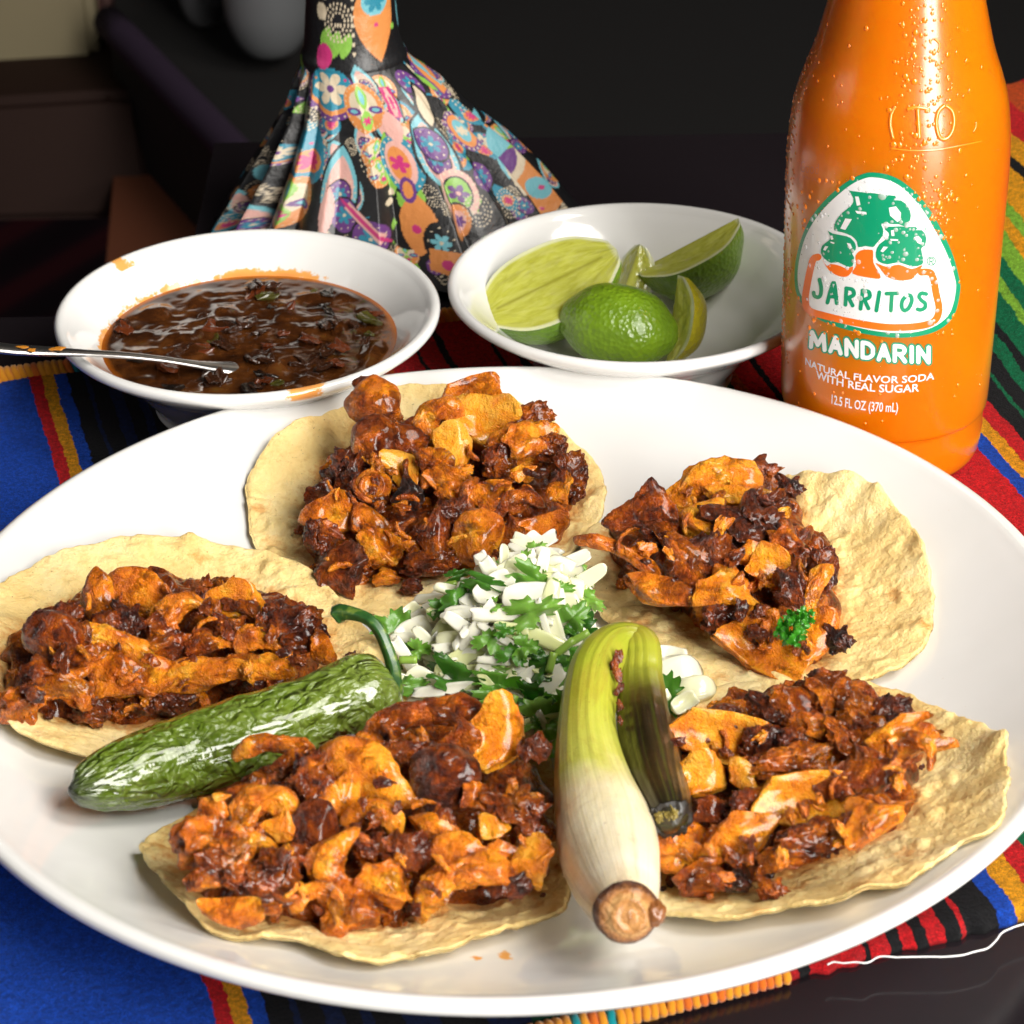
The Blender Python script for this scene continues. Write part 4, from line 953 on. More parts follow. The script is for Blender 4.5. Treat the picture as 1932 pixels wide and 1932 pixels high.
def tortilla(name, outline, offz, seed, heap, parent, curl=()):
    t = Tort(); pts = np.array([on_plate(u, v, 0.25+offz) for u, v in outline])
    cen = pts.mean(0); ang = np.arctan2(pts[:, 1]-cen[1], pts[:, 0]-cen[0]); rad = np.hypot(pts[:, 0]-cen[0], pts[:, 1]-cen[1])
    i = np.argsort(ang); ang, rad = ang[i], rad[i]
    na, nr = 300, 84; A_ = np.linspace(-PI, PI, na, endpoint=False)
    R0 = np.interp(A_, np.r_[ang-2*PI, ang, ang+2*PI], np.r_[rad, rad, rad])
    k = np.array([1, 2, 3, 2, 1])/9; R0 = sum(np.roll(R0, j-2)*k[j] for j in range(5))
    R0 = R0*(1+0.010*vn(np.stack([A_*9+seed, 0*A_, 0*A_], 1), seed)+0.006*vn(np.stack([A_*25, 0*A_, 0*A_], 1), seed))
    q = np.linspace(0, 1, nr)**0.8; Q, AA = np.meshgrid(q, A_, indexing='ij'); RRr = Q*R0[None, :]
    x = cen[0]+RRr*np.cos(AA); y = cen[1]+RRr*np.sin(AA)
    xf, yf, qf = x.ravel(), y.ravel(), Q.ravel(); P2 = np.stack([xf, yf, 0*xf+seed], 1)
    bl = np.maximum(0, fbm(P2*1.5, 3, seed)-0.05)*0.26+0.05*fbm(P2*3.2, 3, seed+4)+0.018*fbm(P2*8, 2, seed+6)
    ed = sm(0.62, 1.0, qf)
    wav = 0.26*vn(np.stack([AA.ravel()*1.9+seed, 0*xf, 0*xf+3], 1), seed+2)+0.10*vn(np.stack([AA.ravel()*5+seed, 0*xf, 0*xf+3], 1), seed+9)
    z = plate_h(xf, yf)+0.16+offz+bl+ed*(np.maximum(wav, -0.10)+0.10)
    for (u, v, h_, wd) in curl:
        p = on_plate(u, v, 0.4+offz); z = z+h_*np.exp(-((xf-p[0])**2+(yf-p[1])**2)/wd**2)
    stn = np.zeros(len(xf))
    hp = np.array([on_plate(u, v, 0.35+offz)[:2] for u, v in heap])
    hc = hp.mean(0); ha = np.arctan2(hp[:, 1]-hc[1], hp[:, 0]-hc[0]); hr = np.hypot(*(hp-hc).T); i = np.argsort(ha); ha, hr = ha[i], hr[i]
    va = np.arctan2(yf-hc[1], xf-hc[0]); vr = np.hypot(xf-hc[0], yf-hc[1])/np.interp(va, np.r_[ha-2*PI, ha, ha+2*PI], np.r_[hr, hr, hr])
    stn = 0.7*(1-sm(0.85, 1.3, vr)); rs_ = random.Random(seed)
    for _ in range(9):
        aa, r1 = rs_.uniform(-PI, PI), rs_.uniform(.6, 1.0); j = int((aa+PI)/(2*PI)*na) % na
        px_, py_ = cen[0]+R0[j]*r1*math.cos(aa), cen[1]+R0[j]*r1*math.sin(aa)
        stn = np.maximum(stn, 0.5*np.exp(-((xf-px_)**2+(yf-py_)**2)/(0.35+0.3*rs_.random())**2))
    th_ = 0.15+0.03*vn(P2*2, seed+8)
    rnd_ = np.sqrt(np.clip(1-((qf-.975)/.025).clip(0, 1)**2, 0, 1))
    Vt = np.stack([xf, yf, z-(1-rnd_)*th_*.5], 1); Vb = np.stack([xf, yf, np.maximum(z-th_+(1-rnd_)*th_*.45, plate_h(xf, yf)+.01)], 1)
    nn = len(xf); g = grid_faces(na, nr, True); F = g[:]+[tuple(i_+nn for i_ in f[::-1]) for f in g]
    e0 = (nr-1)*na; F += [(e0+(j+1) % na, e0+j, e0+j+nn, e0+(j+1) % na+nn) for j in range(na)]
    t.cen, t.offz, t.heap = cen, offz, heap
    t.obj = mesh('tortilla', np.vstack([Vt, Vb]), F, M_tort, parent, col={'stain': np.r_[stn, stn*0.5]})
    return t

TACO = {}
TACO['top'] = dict(label='taco at the back of the plate, heaped meat with a round lump standing up', off=0.02, seed=3, H=2.1,
  out=[(465, 900), (468, 960), (476, 1015), (510, 1060), (570, 1100), (630, 1138), (700, 1156), (770, 1152), (840, 1135), (950, 1095), (1050, 1055), (1100, 1020), (1138, 975), (1147, 930), (1130, 885), (1090, 845), (1040, 795), (960, 750), (880, 728), (800, 720), (700, 735), (630, 765), (560, 800), (510, 848)],
  heap=[(590, 930), (570, 1000), (600, 1070), (650, 1100), (760, 1080), (880, 1075), (1010, 1040), (1080, 960), (1090, 890), (1040, 840), (900, 800), (760, 800), (680, 830), (620, 870)],
  pcs=[(704, 758, 92, 84, 'lump', .50, .05, 0), (690, 722, 44, 26, 'crumb', .3, .2, 10), (704, 835, 72, 92, 'lump', .34, .2, 0), (916, 792, 112, 118, 'slab', .92, .0, 25), (826, 800, 80, 95, 'curl', .66, .05, 80), (858, 850, 62, 92, 'slab', .88, 0, 100), (885, 748, 112, 58, 'slab', .55, .15, 25), (992, 850, 122, 100, 'chunk', .60, .2, 10), (1000, 790, 84, 52, 'crumb', .36, .3, 20),
       (1073, 898, 66, 88, 'crumb', .25, .5, 80), (758, 885, 84, 62, 'slab', .90, .0, 150), (650, 890, 84, 84, 'crumb', .15, .6, 120), (704, 918, 58, 58, 'ring', .55, .1, 0), (766, 936, 52, 58, 'chunk', .05, 1.0, 30), (818, 886, 64, 72, 'chunk', .52, .1, 70), (848, 912, 95, 52, 'slab', .62, .1, -25), (624, 968, 88, 78, 'slab', .62, .35, 60),
       (643, 1073, 82, 98, 'chunk', .25, .4, 80), (715, 1030, 76, 78, 'chunk', .60, .15, 20), (810, 996, 76, 108, 'chunk', .34, .1, 85), (901, 1014, 84, 94, 'lump', .62, .05, 70), (884, 942, 72, 42, 'strip', .42, .1, 85), (924, 934, 64, 72, 'chunk', .60, .1, 50), (976, 945, 82, 48, 'strip', .35, .5, 15), (1024, 1000, 92, 52, 'slab', .56, .2, 100),
       (812, 1062, 100, 46, 'crumb', .28, .3, 5), (974, 1008, 68, 66, 'chunk', .38, .3, 0), (734, 1086, 54, 32, 'chunk', .62, .1, 10), (777, 1106, 38, 28, 'crumb', .25, .4, 0), (1054, 920, 44, 60, 'chunk', .58, .2, 80), (760, 830, 84, 66, 'chunk', .32, .3, 20), (690, 985, 70, 50, 'slab', .55, .2, -30), (600, 1010, 50, 60, 'crumb', .2, .5, 70), (850, 970, 60, 54, 'crumb', .3, .3, 10), (940, 870, 60, 60, 'crumb', .36, .2, 10), (1040, 850, 60, 60, 'crumb', .35, .3, 10)])
TACO['right'] = dict(label='taco at upper right, charred meat topped with a parsley sprig', off=0.16, seed=8, H=2.0, curl=[(1590, 915, .35, .5), (1660, 935, .2, .5)],
  out=[(1090, 1055), (1105, 1015), (1150, 985), (1230, 937), (1310, 908), (1400, 896), (1480, 893), (1540, 903), (1575, 914), (1605, 911), (1645, 927), (1692, 967), (1732, 1022), (1756, 1080), (1763, 1150), (1745, 1212), (1700, 1252), (1640, 1282), (1560, 1302), (1490, 1318), (1420, 1312), (1380, 1306), (1340, 1282), (1290, 1247), (1225, 1225), (1160, 1180), (1110, 1120)],
  heap=[(1150, 1010), (1190, 1100), (1280, 1140), (1370, 1200), (1440, 1250), (1530, 1250), (1580, 1210), (1570, 1120), (1520, 1000), (1480, 920), (1400, 890), (1300, 910), (1200, 950)],
  pcs=[(1205, 976, 120, 104, 'chunk', .34, .62, 20), (1168, 1044, 150, 34, 'strip', .60, .05, -28), (1338, 918, 165, 84, 'curl', .72, .05, 20), (1420, 888, 100, 56, 'crumb', .38, .3, 10), (1492, 918, 52, 44, 'crumb', .12, .8, 0), (1408, 990, 135, 118, 'crumb', .16, .55, 30), (1330, 978, 80, 56, 'slab', .68, .1, 20), (1451, 1066, 66, 64, 'slab', .76, .0, 50),
       (1275, 1050, 100, 80, 'chunk', .40, .25, 150), (1262, 1118, 150, 50, 'slab', .52, .15, -12), (1381, 1112, 122, 100, 'chunk', .70, .12, -10), (1440, 1222, 165, 84, 'slab', .70, .05, -18), (1537, 1130, 118, 46, 'strip', .66, .1, 75), (1553, 1070, 54, 72, 'crumb', .25, .6, 80), (1490, 1112, 68, 80, 'crumb', .18, .6, 40), (1584, 1205, 54, 52, 'crumb', .06, .95, 0),
       (1432, 1194, 52, 52, 'crumb', .24, .4, 0), (1549, 1200, 56, 92, 'slab', .62, .1, 80), (1490, 1014, 70, 76, 'chunk', .38, .25, 0), (1474, 1016, 50, 28, 'slab', .75, 0, -10), (1340, 1050, 84, 84, 'crumb', .28, .4, 0), (1310, 1085, 78, 60, 'chunk', .42, .2, -40), (1390, 935, 110, 34, 'slab', .78, 0, -8), (1445, 960, 90, 60, 'crumb', .3, .4, 20), (1500, 1170, 80, 60, 'chunk', .5, .2, 20), (1360, 1160, 70, 60, 'crumb', .3, .3, 10), (1240, 1020, 60, 40, 'crumb', .15, .7, 0), (1420, 1045, 60, 46, 'slab', .6, .1, 20)])
TACO['left'] = dict(label='taco at the left edge of the plate, meat strips and curls behind the jalapeno', off=0.22, seed=14, H=1.9, curl=[(15, 1200, .5, .9)],
  out=[(-15, 1100), (40, 1070), (110, 1045), (200, 1028), (300, 1025), (420, 1035), (520, 1055), (595, 1085), (640, 1130), (690, 1180), (722, 1240), (710, 1300), (650, 1350), (540, 1390), (430, 1415), (320, 1432), (220, 1430), (150, 1420), (95, 1408), (55, 1390), (15, 1368), (-5, 1345), (-25, 1280), (-30, 1180)],
  heap=[(40, 1200), (10, 1330), (100, 1345), (190, 1355), (330, 1345), (460, 1320), (560, 1290), (630, 1240), (590, 1160), (440, 1100), (300, 1100), (180, 1120), (80, 1160)],
  pcs=[(185, 1124, 56, 92, 'lump', .46, .1, 5), (273, 1118, 134, 80, 'slab', .64, .2, -10), (328, 1170, 104, 80, 'curl', .66, .1, 70), (242, 1170, 62, 66, 'crumb', .16, .5, 0), (379, 1122, 52, 72, 'crumb', .25, .4, 80), (441, 1134, 108, 72, 'slab', .74, .05, 70), (101, 1200, 104, 80, 'lump', .36, .35, -10), (211, 1213, 148, 52, 'strip', .72, .0, -14), (496, 1216, 98, 66, 'curl', .66, .1, -10),
       (555, 1190, 116, 84, 'crumb', .20, .6, 0), (609, 1224, 64, 44, 'slab', .60, .1, -40), (312, 1224, 90, 48, 'chunk', .40, .2, 10), (242, 1270, 164, 88, 'chunk', .52, .12, 15), (410, 1268, 245, 62, 'strip', .66, .08, 8), (94, 1308, 124, 84, 'curl', .55, .1, 20), (35, 1330, 78, 62, 'chunk', .50, .1, 10), (273, 1322, 84, 56, 'crumb', .18, .5, 0), (332, 1326, 70, 50, 'crumb', .2, .45, 0),
       (172, 1336, 72, 52, 'crumb', .28, .3, 0), (500, 1290, 80, 32, 'crumb', .16, .5, 0), (140, 1300, 70, 60, 'curl', .5, .1, 90), (120, 1160, 70, 44, 'crumb', .25, .4, 10), (440, 1190, 74, 60, 'crumb', .3, .4, 0), (390, 1205, 74, 50, 'chunk', .42, .2, 20), (160, 1240, 80, 50, 'chunk', .4, .2, 0), (200, 1180, 60, 50, 'crumb', .3, .3, 0), (520, 1160, 50, 50, 'crumb', .2, .6, 0), (300, 1180, 50, 50, 'chunk', .4, .2, 0), (80, 1260, 70, 46, 'chunk', .4, .2, 0), (480, 1250, 90, 26, 'strip', .5, .2, -15), (360, 1285, 80, 34, 'chunk', .46, .1, 10)])
TACO['front'] = dict(label='taco at the front of the plate beside the bulb, largest meat heap', off=0.03, seed=21, H=2.3,
  out=[(740, 1318), (790, 1305), (870, 1302), (950, 1325), (1000, 1375), (1045, 1450), (1068, 1560), (1080, 1650), (1062, 1725), (1000, 1746), (900, 1780), (820, 1800), (750, 1811), (690, 1816), (640, 1810), (590, 1786), (540, 1772), (480, 1766), (415, 1756), (370, 1738), (320, 1690), (280, 1640), (265, 1603), (272, 1575), (320, 1545), (400, 1500), (520, 1430), (640, 1365)],
  heap=[(340, 1570), (340, 1660), (410, 1720), (520, 1730), (640, 1750), (760, 1730), (880, 1700), (1000, 1680), (1040, 1600), (1030, 1500), (980, 1400), (900, 1340), (780, 1350), (640, 1420), (480, 1450), (390, 1510)],
  pcs=[(790, 1360, 215, 72, 'strip', .42, .3, 14), (926, 1388, 108, 142, 'slab', .74, .0, 80), (840, 1468, 116, 112, 'lump', .17, .2, 20), (518, 1412, 136, 48, 'strip', .58, .05, -6), (700, 1462, 180, 108, 'slab', .66, .05, -12), (590, 1478, 84, 112, 'crumb', .34, .15, 80), (492, 1540, 116, 104, 'curl', .64, .02, 60), (375, 1590, 90, 90, 'chunk', .50, .05, 10), (420, 1625, 100, 90, 'crumb', .44, .05, 10),
       (592, 1568, 80, 104, 'lump', .26, .2, 85), (524, 1560, 56, 54, 'chunk', .72, 0, 0), (707, 1543, 104, 62, 'curl', .66, 0, -20), (518, 1662, 102, 108, 'crumb', .32, .15, 40), (643, 1640, 112, 108, 'curl', .60, .05, 110), (742, 1660, 106, 98, 'chunk', .60, .02, -30), (767, 1604, 88, 72, 'crumb', .32, .2, 0), (876, 1610, 118, 76, 'slab', .62, 0, 10), (866, 1664, 176, 80, 'strip', .64, 0, 24),
       (1000, 1622, 70, 90, 'chunk', .76, 0, 80), (973, 1526, 116, 80, 'crumb', .32, .2, 15), (608, 1710, 110, 82, 'curl', .58, .02, -30), (678, 1712, 98, 78, 'chunk', .55, .02, 10), (436, 1722, 108, 52, 'slab', .62, 0, 5), (965, 1672, 76, 46, 'crumb', .2, .4, 10), (1008, 1412, 56, 52, 'crumb', .2, .5, 30), (926, 1564, 58, 44, 'slab', .74, 0, -20), (452, 1580, 78, 44, 'strip', .58, 0, -50), (640, 1500, 66, 86, 'slab', .66, 0, 80),
       (470, 1500, 70, 60, 'chunk', .42, .1, 0), (400, 1540, 50, 60, 'slab', .55, .1, 80), (560, 1440, 90, 50, 'chunk', .36, .2, 10), (860, 1400, 84, 60, 'chunk', .42, .2, 30), (770, 1420, 80, 50, 'crumb', .3, .3, 0), (900, 1500, 60, 54, 'chunk', .4, .2, 0), (820, 1560, 90, 50, 'slab', .6, .05, -15), (700, 1600, 70, 60, 'crumb', .3, .2, 0), (460, 1660, 76, 60, 'crumb', .36, .1, 0), (820, 1690, 70, 40, 'chunk', .5, .1, 20), (560, 1620, 60, 50, 'chunk', .4, .1, 0), (940, 1610, 70, 44, 'slab', .56, .1, 0), (1000, 1560, 60, 50, 'crumb', .22, .4, 0), (380, 1660, 60, 40, 'chunk', .55, 0, 0), (700, 1400, 80, 44, 'chunk', .5, .1, 10)])
TACO['low_right'] = dict(label='taco at lower right with curled tortilla edge and broad golden slices', off=0.03, seed=27, H=2.0, curl=[(1888, 1400, .45, .55), (1895, 1480, .25, .8), (1640, 1690, .25, .5)],
  out=[(1230, 1345), (1300, 1312), (1400, 1290), (1500, 1275), (1600, 1280), (1680, 1300), (1760, 1335), (1800, 1350), (1845, 1370), (1893, 1390), (1897, 1440), (1902, 1500), (1882, 1560), (1820, 1582), (1775, 1615), (1734, 1648), (1712, 1664), (1642, 1679), (1620, 1706), (1540, 1718), (1454, 1730), (1376, 1744), (1283, 1738), (1225, 1720), (1190, 1640), (1180, 1500), (1195, 1400)],
  heap=[(1230, 1400), (1250, 1560), (1270, 1660), (1340, 1690), (1450, 1650), (1560, 1610), (1680, 1560), (1720, 1450), (1760, 1390), (1690, 1330), (1560, 1290), (1430, 1320), (1300, 1350)],
  pcs=[(1352, 1392, 180, 86, 'slab', .80, .0, -8), (1314, 1462, 100, 84, 'slab', .78, 0, 80), (1500, 1335, 90, 92, 'chunk', .44, .2, 30), (1572, 1326, 96, 92, 'crumb', .46, .15, 10), (1545, 1385, 110, 70, 'chunk', .40, .15, -20), (1620, 1345, 80, 70, 'crumb', .4, .2, 50), (1461, 1340, 90, 70, 'crumb', .12, .7, 0), (1718, 1390, 150, 76, 'chunk', .58, .1, 5), (1512, 1512, 172, 92, 'slab', .84, 0, 8), (1492, 1442, 140, 70, 'crumb', .50, .05, 10), (1403, 1462, 68, 44, 'slab', .84, 0, -30), (1640, 1450, 116, 86, 'chunk', .32, .2, 0),
       (1650, 1532, 138, 82, 'chunk', .58, .02, 28), (1399, 1582, 160, 88, 'slab', .66, .02, 25), (1283, 1578, 112, 84, 'chunk', .56, .02, -10), (1333, 1656, 112, 66, 'chunk', .40, .1, 5), (1293, 1624, 86, 62, 'slab', .64, 0, 60), (1397, 1661, 50, 44, 'chunk', .02, 1.0, 0), (1457, 1675, 60, 42, 'crumb', .42, .2, 0), (1531, 1584, 130, 68, 'crumb', .34, .15, 20), (1686, 1338, 68, 52, 'crumb', .14, .6, 0),
       (1550, 1290, 100, 52, 'crumb', .38, .2, 0), (1420, 1520, 90, 60, 'crumb', .34, .2, 0), (1600, 1400, 90, 80, 'crumb', .44, .1, 0), (1580, 1480, 80, 60, 'chunk', .42, .1, 0), (1440, 1400, 80, 60, 'crumb', .22, .4, 0), (1350, 1530, 80, 50, 'chunk', .3, .3, 0), (1640, 1380, 70, 60, 'chunk', .5, .1, 40), (1470, 1620, 90, 44, 'chunk', .42, .1, 15), (1255, 1500, 50, 50, 'crumb', .24, .3, 0), (1600, 1560, 70, 50, 'crumb', .4, .1, 0), (1500, 1400, 70, 54, 'crumb', .34, .3, 0), (1745, 1410, 70, 36, 'strip', .6, 0, -60), (1240, 1560, 60, 70, 'chunk', .5, .1, 0)])
cnt = 0
for key, T in TACO.items():
    hp = np.array(T['heap'], float); v0, v1 = min(p[1]-p[3]/2 for p in T['pcs']), hp[:, 1].max()
    base = on_plate(*hp.mean(0), 0.3); tc = empty('taco', (base[0], base[1], base[2]-0.3)); tag(tc, T['label'], 'taco', 'open tacos on the plate')
    tort = tortilla('tortilla', T['out'], T['off'], T['seed'], T['heap'], tc, T.get('curl', ()))
    rp = random.Random(T['seed'])
    def heapz(u, v):
        t = max(0.0, min(1.0, (v1-v)/(v1-v0))); return 0.42+T['off']+T['H']*math.sin(PI*0.62*t)*0.95
    for (u, v, w_, h_, ty, tone_, chr_, an) in T['pcs']:
        p = on_plate(u, v, heapz(u, v)); k = px2cm(p)
        lib = LIB[ty]; me = lib[rp.randrange(len(lib))]
        sx, sy = w_*k*1.22, h_*k*1.22
        dz_ = {'lump': .8, 'chunk': 0.75, 'crumb': 0.8, 'slab': 0.55, 'curl': 0.55, 'strip': 0.9, 'ring': 0.5}[ty]*min(sx, sy)
        a2 = an % 180
        if ty in ('lump', 'chunk', 'crumb', 'slab', 'ring') and 45 <= a2 < 135: sx, sy = sy, sx   # w, h given along the picture axes
        if ty in ('curl', 'strip') and 45 <= a2 < 135 and sy > sx: sx, sy = sy, sx
        place(me, NAMES[ty], tc, p, view_frame(an+rp.uniform(-6, 6), 0.25 if ty == 'slab' else 0.1), (sx, sy, max(dz_, 0.25)), (tone_, chr_, rp.random())); cnt += 1
    # finely chopped meat and sauce that the pieces sit in
    hq = np.array([on_plate(u, v, 0.3+T['off'])[:2] for u, v in T['heap']]); hc = hq.mean(0); ha = np.arctan2(hq[:, 1]-hc[1], hq[:, 0]-hc[0]); hr = np.hypot(*(hq-hc).T); ii = np.argsort(ha); ha, hr = ha[ii], hr[ii]
    na_, nr_ = 260, 80; A2 = np.linspace(-PI, PI, na_, endpoint=False); R2 = np.interp(A2, np.r_[ha-2*PI, ha, ha+2*PI], np.r_[hr, hr, hr])*0.97*(1+.06*vn(np.stack([A2*6, 0*A2, 0*A2+T['seed']], 1)))
    Q2, AA2 = np.meshgrid(np.linspace(0, 1, nr_), A2, indexing='ij'); x2 = (hc[0]+Q2*R2*np.cos(AA2)).ravel(); y2 = (hc[1]+Q2*R2*np.sin(AA2)).ravel(); q2 = Q2.ravel()
    pz = np.stack([x2, y2, 0*x2+T['seed']], 1)
    z2 = plate_h(x2, y2)+T['off']+0.12+T['H']*0.50*np.sqrt(np.clip(1-q2**2.4, 0, 1))*(1+.35*fbm(pz*.9, 2, 4))+(0.42*np.abs(fbm(pz*1.7, 3, 6))+.14*np.abs(fbm(pz*5, 2, 8)))*sm(0, .12, 1-q2)
    z2 = z2+0.12*sm(0, .05, 1-q2)
    V2 = np.stack([x2, y2, z2], 1); V2[:, :2] += 0.16*np.stack([vn(pz*2.3+z2[:, None], 1), vn(pz*2.3+z2[:, None], 2)], 1)
    bo = mesh('chopped_meat', V2, grid_faces(na_, nr_, True), M_meat, tc); bo.color = (.36, .22, .5, 1); bo['kind'] = 'stuff'
    # smaller bits that fill the heap from below
    c0 = hp.mean(0)
    for k_ in range(50):
        i = rp.randrange(len(hp)); j = (i+1) % len(hp); f1, f2 = rp.random(), rp.random()
        if f1+f2 > 1: f1, f2 = 1-f1, 1-f2
        u, v = c0+(hp[i]-c0)*f1*0.94+(hp[j]-c0)*f2*0.94
        p = on_plate(u, v, max(0.3, heapz(u, v)-rp.uniform(.1, .8))); k = px2cm(p); s_ = rp.uniform(36, 72)*k
        ty = rp.choice(['crumb', 'crumb', 'chunk', 'strip', 'curl', 'slab']); me = LIB[ty][rp.randrange(len(LIB[ty]))]
        place(me, NAMES[ty], tc, p, view_frame(rp.uniform(0, 360), rp.uniform(0, .6)), (s_*1.2, s_*(0.9 if ty in ('crumb', 'chunk') else .6), s_*.7), (rp.choice([.22, .3, .4, .5, .58]), rp.choice([0, .1, .3, .5]), rp.random()))
    for k_ in range(60):                     # chopped scraps strewn over the heap
        i = rp.randrange(len(hp)); j = (i+1) % len(hp); f1, f2 = rp.random(), rp.random()
        if f1+f2 > 1: f1, f2 = 1-f1, 1-f2
        u, v = c0+(hp[i]-c0)*f1*0.95+(hp[j]-c0)*f2*0.95
        p = on_plate(u, v, heapz(u, v)+rp.uniform(-.1, .3)); s_ = rp.uniform(16, 38)*px2cm(p); ty = rp.choice(['crumb', 'chunk', 'chunk', 'strip', 'strip'])
        place(LIB[ty][rp.randrange(len(LIB[ty]))], NAMES[ty], tc, p, view_frame(rp.uniform(0, 360), rp.uniform(0, .6)), (s_*1.5, s_*(.9 if ty != 'strip' else .5), s_*.7), (rp.choice([.2, .35, .5, .62, .7]), rp.choice([0, .1, .4, .6]), rp.random()))
    for k_ in range(12):                     # crumbs lying on the tortilla round the heap
        i = rp.randrange(len(hp)); u, v = c0+(hp[i]-c0)*rp.uniform(0.98, 1.1)
        p = on_plate(u, v, 0.36+T['off']); s_ = rp.uniform(10, 24)*px2cm(p)
        place(LIB['crumb'][rp.randrange(5)], 'meat_crumb', tc, p, view_frame(rp.uniform(0, 360), .5), (s_*1.3, s_, s_*.7), (rp.choice([.2, .4, .55]), rp.choice([.1, .5]), rp.random()))

# ================================================================== GRILLED JALAPENO
def px_path(pts): return np.array([on_plate(u, v, z) for u, v, z in pts])
def resample(p, n):
    p = np.asarray(p, float); out = np.array(spl3(p, 10)); d = np.r_[0, np.cumsum(np.linalg.norm(np.diff(out, axis=0), axis=1))]
    return np.stack([np.interp(np.linspace(0, d[-1], n), d, out[:, i]) for i in range(p.shape[1])], 1)
def spl3(pts, n=8):
    out = []; m_ = len(pts)
    for i in range(m_-1):
        a, b_, c_, d_ = pts[max(i-1, 0)], pts[i], pts[i+1], pts[min(i+2, m_-1)]
        for t in np.linspace(0, 1, n, endpoint=False):
            out.append(0.5*((2*b_)+(c_-a)*t+(2*a-5*b_+4*c_-d_)*t*t+(3*b_-a-3*c_+d_)*t**3))
    out.append(pts[-1]); return out
m, nt, b = new_mat('roasted_green_skin'); c = coords(nt)
uvn = N(nt, 'ShaderNodeUVMap'); sk_ = attr(nt, 'skin')
mp = N(nt, 'ShaderNodeMapping'); mp.inputs['Scale'].default_value = (1.9, 2.2, 2.2); L(nt, sk_.outputs['Vector'], mp.inputs[0])
vo = N(nt, 'ShaderNodeTexVoronoi', feature='DISTANCE_TO_EDGE'); vo.inputs['Scale'].default_value = 1.0
nz_ = N(nt, 'ShaderNodeTexNoise'); nz_.inputs['Scale'].default_value = 2.2; L(nt, c, nz_.inputs['Vector'])
mp2 = N(nt, 'ShaderNodeVectorMath', operation='MULTIPLY_ADD'); mp2.inputs[1].default_value = (1.5, 1.5, 1.5); L(nt, nz_.outputs['Color'], mp2.inputs[0]); L(nt, mp.outputs[0], mp2.inputs[2])
L(nt, mp2.outputs[0], vo.inputs['Vector'])
n1 = noise(nt, c, 1.1, 4, 0.6)
base = ramp(nt, n1, [(0.2, (0.065, 0.11, 0.008)), (0.5, (0.10, 0.16, 0.012)), (0.8, (0.155, 0.215, 0.02))])
vein = ramp(nt, vo.outputs['Distance'], [(0.0, 1.0), (0.13, 0.0)])
spj = N(nt, 'ShaderNodeSeparateXYZ'); L(nt, uvn.outputs[0], spj.inputs[0])
base = mixc(nt, math_(nt, 'MULTIPLY', ramp(nt, math_(nt, 'MULTIPLY', spj.outputs[1], 0.5), [(0.5, 0.0), (0.97, 1.0)]), 0.5), base, (0.22, 0.29, 0.045))
base = mixc(nt, math_(nt, 'MULTIPLY', vein, 0.28), base, (0.26, 0.33, 0.09))
base = mixc(nt, ramp(nt, math_(nt, 'ADD', math_(nt, 'MULTIPLY', spj.outputs[1], 0.5), math_(nt, 'MULTIPLY', n1, 0.08)), [(0.045, 1.0), (0.13, 0.0)]), base, (0.018, 0.025, 0.008))
L(nt, base, b.inputs['Base Color']); b.inputs['Roughness'].default_value = 0.3; b.inputs['Coat Weight'].default_value = 1.0; b.inputs['Coat Roughness'].default_value = 0.05
mpw = N(nt, 'ShaderNodeMapping'); mpw.inputs['Scale'].default_value = (2.0, 2.4, 2.4); L(nt, sk_.outputs['Vector'], mpw.inputs[0])
wr = noise(nt, mpw.outputs[0], 1.0, 1.5, 0.4, 1.6)
bump(nt, math_(nt, 'ADD', math_(nt, 'MULTIPLY', wr, 1.2), math_(nt, 'MULTIPLY', vo.outputs['Distance'], 0.5)), 1.0, 0.22, b)
M_jal = m
jal = empty('jalapeno', tuple(on_plate(430, 1440, 0.0))); tag(jal, 'whole roasted green jalapeno with curved stem lying across the plate', 'chili pepper')
JP = [(128, 1492, 0.9, 5), (150, 1490, 0.95, 34), (195, 1476, 1.05, 58), (260, 1457, 1.15, 72), (350, 1430, 1.25, 79), (450, 1400, 1.35, 82), (530, 1374, 1.43, 78), (590, 1350, 1.48, 73), (645, 1330, 1.5, 79), (695, 1314, 1.5, 79), (726, 1305, 1.5, 62), (741, 1300, 1.5, 30), (745, 1299, 1.5, 6)]
pc = np.array([np.r_[on_plate(u, v, z), r] for u, v, z, r in JP]); pc[:, 3] *= np.array([px2cm(p[:3]) for p in pc])
pc = resample(pc, 340)
V, F = tube(pc[:, :3], np.maximum(pc[:, 3], 0.03), 160)
cen = np.repeat(pc[:, :3], 160, 0); dn = V-cen; dl = np.linalg.norm(dn, axis=1); dn /= dl[:, None]+1e-9
s_ = np.repeat(np.arange(340)/339*8.5, 160); a_ = np.tile(np.linspace(0, 2*PI, 160, endpoint=False), 340)
q = np.stack([s_*1.1, np.cos(a_)*2.2, np.sin(a_)*2.2], 1)
V = V+dn*((0.05*fbm(q, 2, 2)+0.045*np.abs(fbm(q*np.array([1.0, 1.6, 1.6])+3, 2, 6))+0.022*np.abs(fbm(q*np.array([1.6, 2.8, 2.8])+7, 2, 9))-0.035*np.clip(0.28-np.abs(fbm(np.stack([s_*.45+3, np.cos(a_)*1.7, np.sin(a_)*1.7], 1), 2, 12)), 0, 1)/0.28+0.05*np.sin(a_*3+1)*0.5)*np.minimum(1, dl/0.5))[:, None]
mesh('pepper_body', V, F, M_jal, jal, uv=np.stack([a_/(2*PI)*2, s_/8.5*2], 1), col={'skin': np.stack([s_, np.cos(a_), np.sin(a_)], 1)})
m, nt, b = new_mat('pepper_stem'); c = coords(nt)
L(nt, ramp(nt, noise(nt, c, 3, 3), [(0.3, (0.012, 0.05, 0.012)), (0.55, (0.03, 0.10, 0.02)), (0.75, (0.20, 0.27, 0.04))]), b.inputs['Base Color']); b.inputs['Roughness'].default_value = 0.3
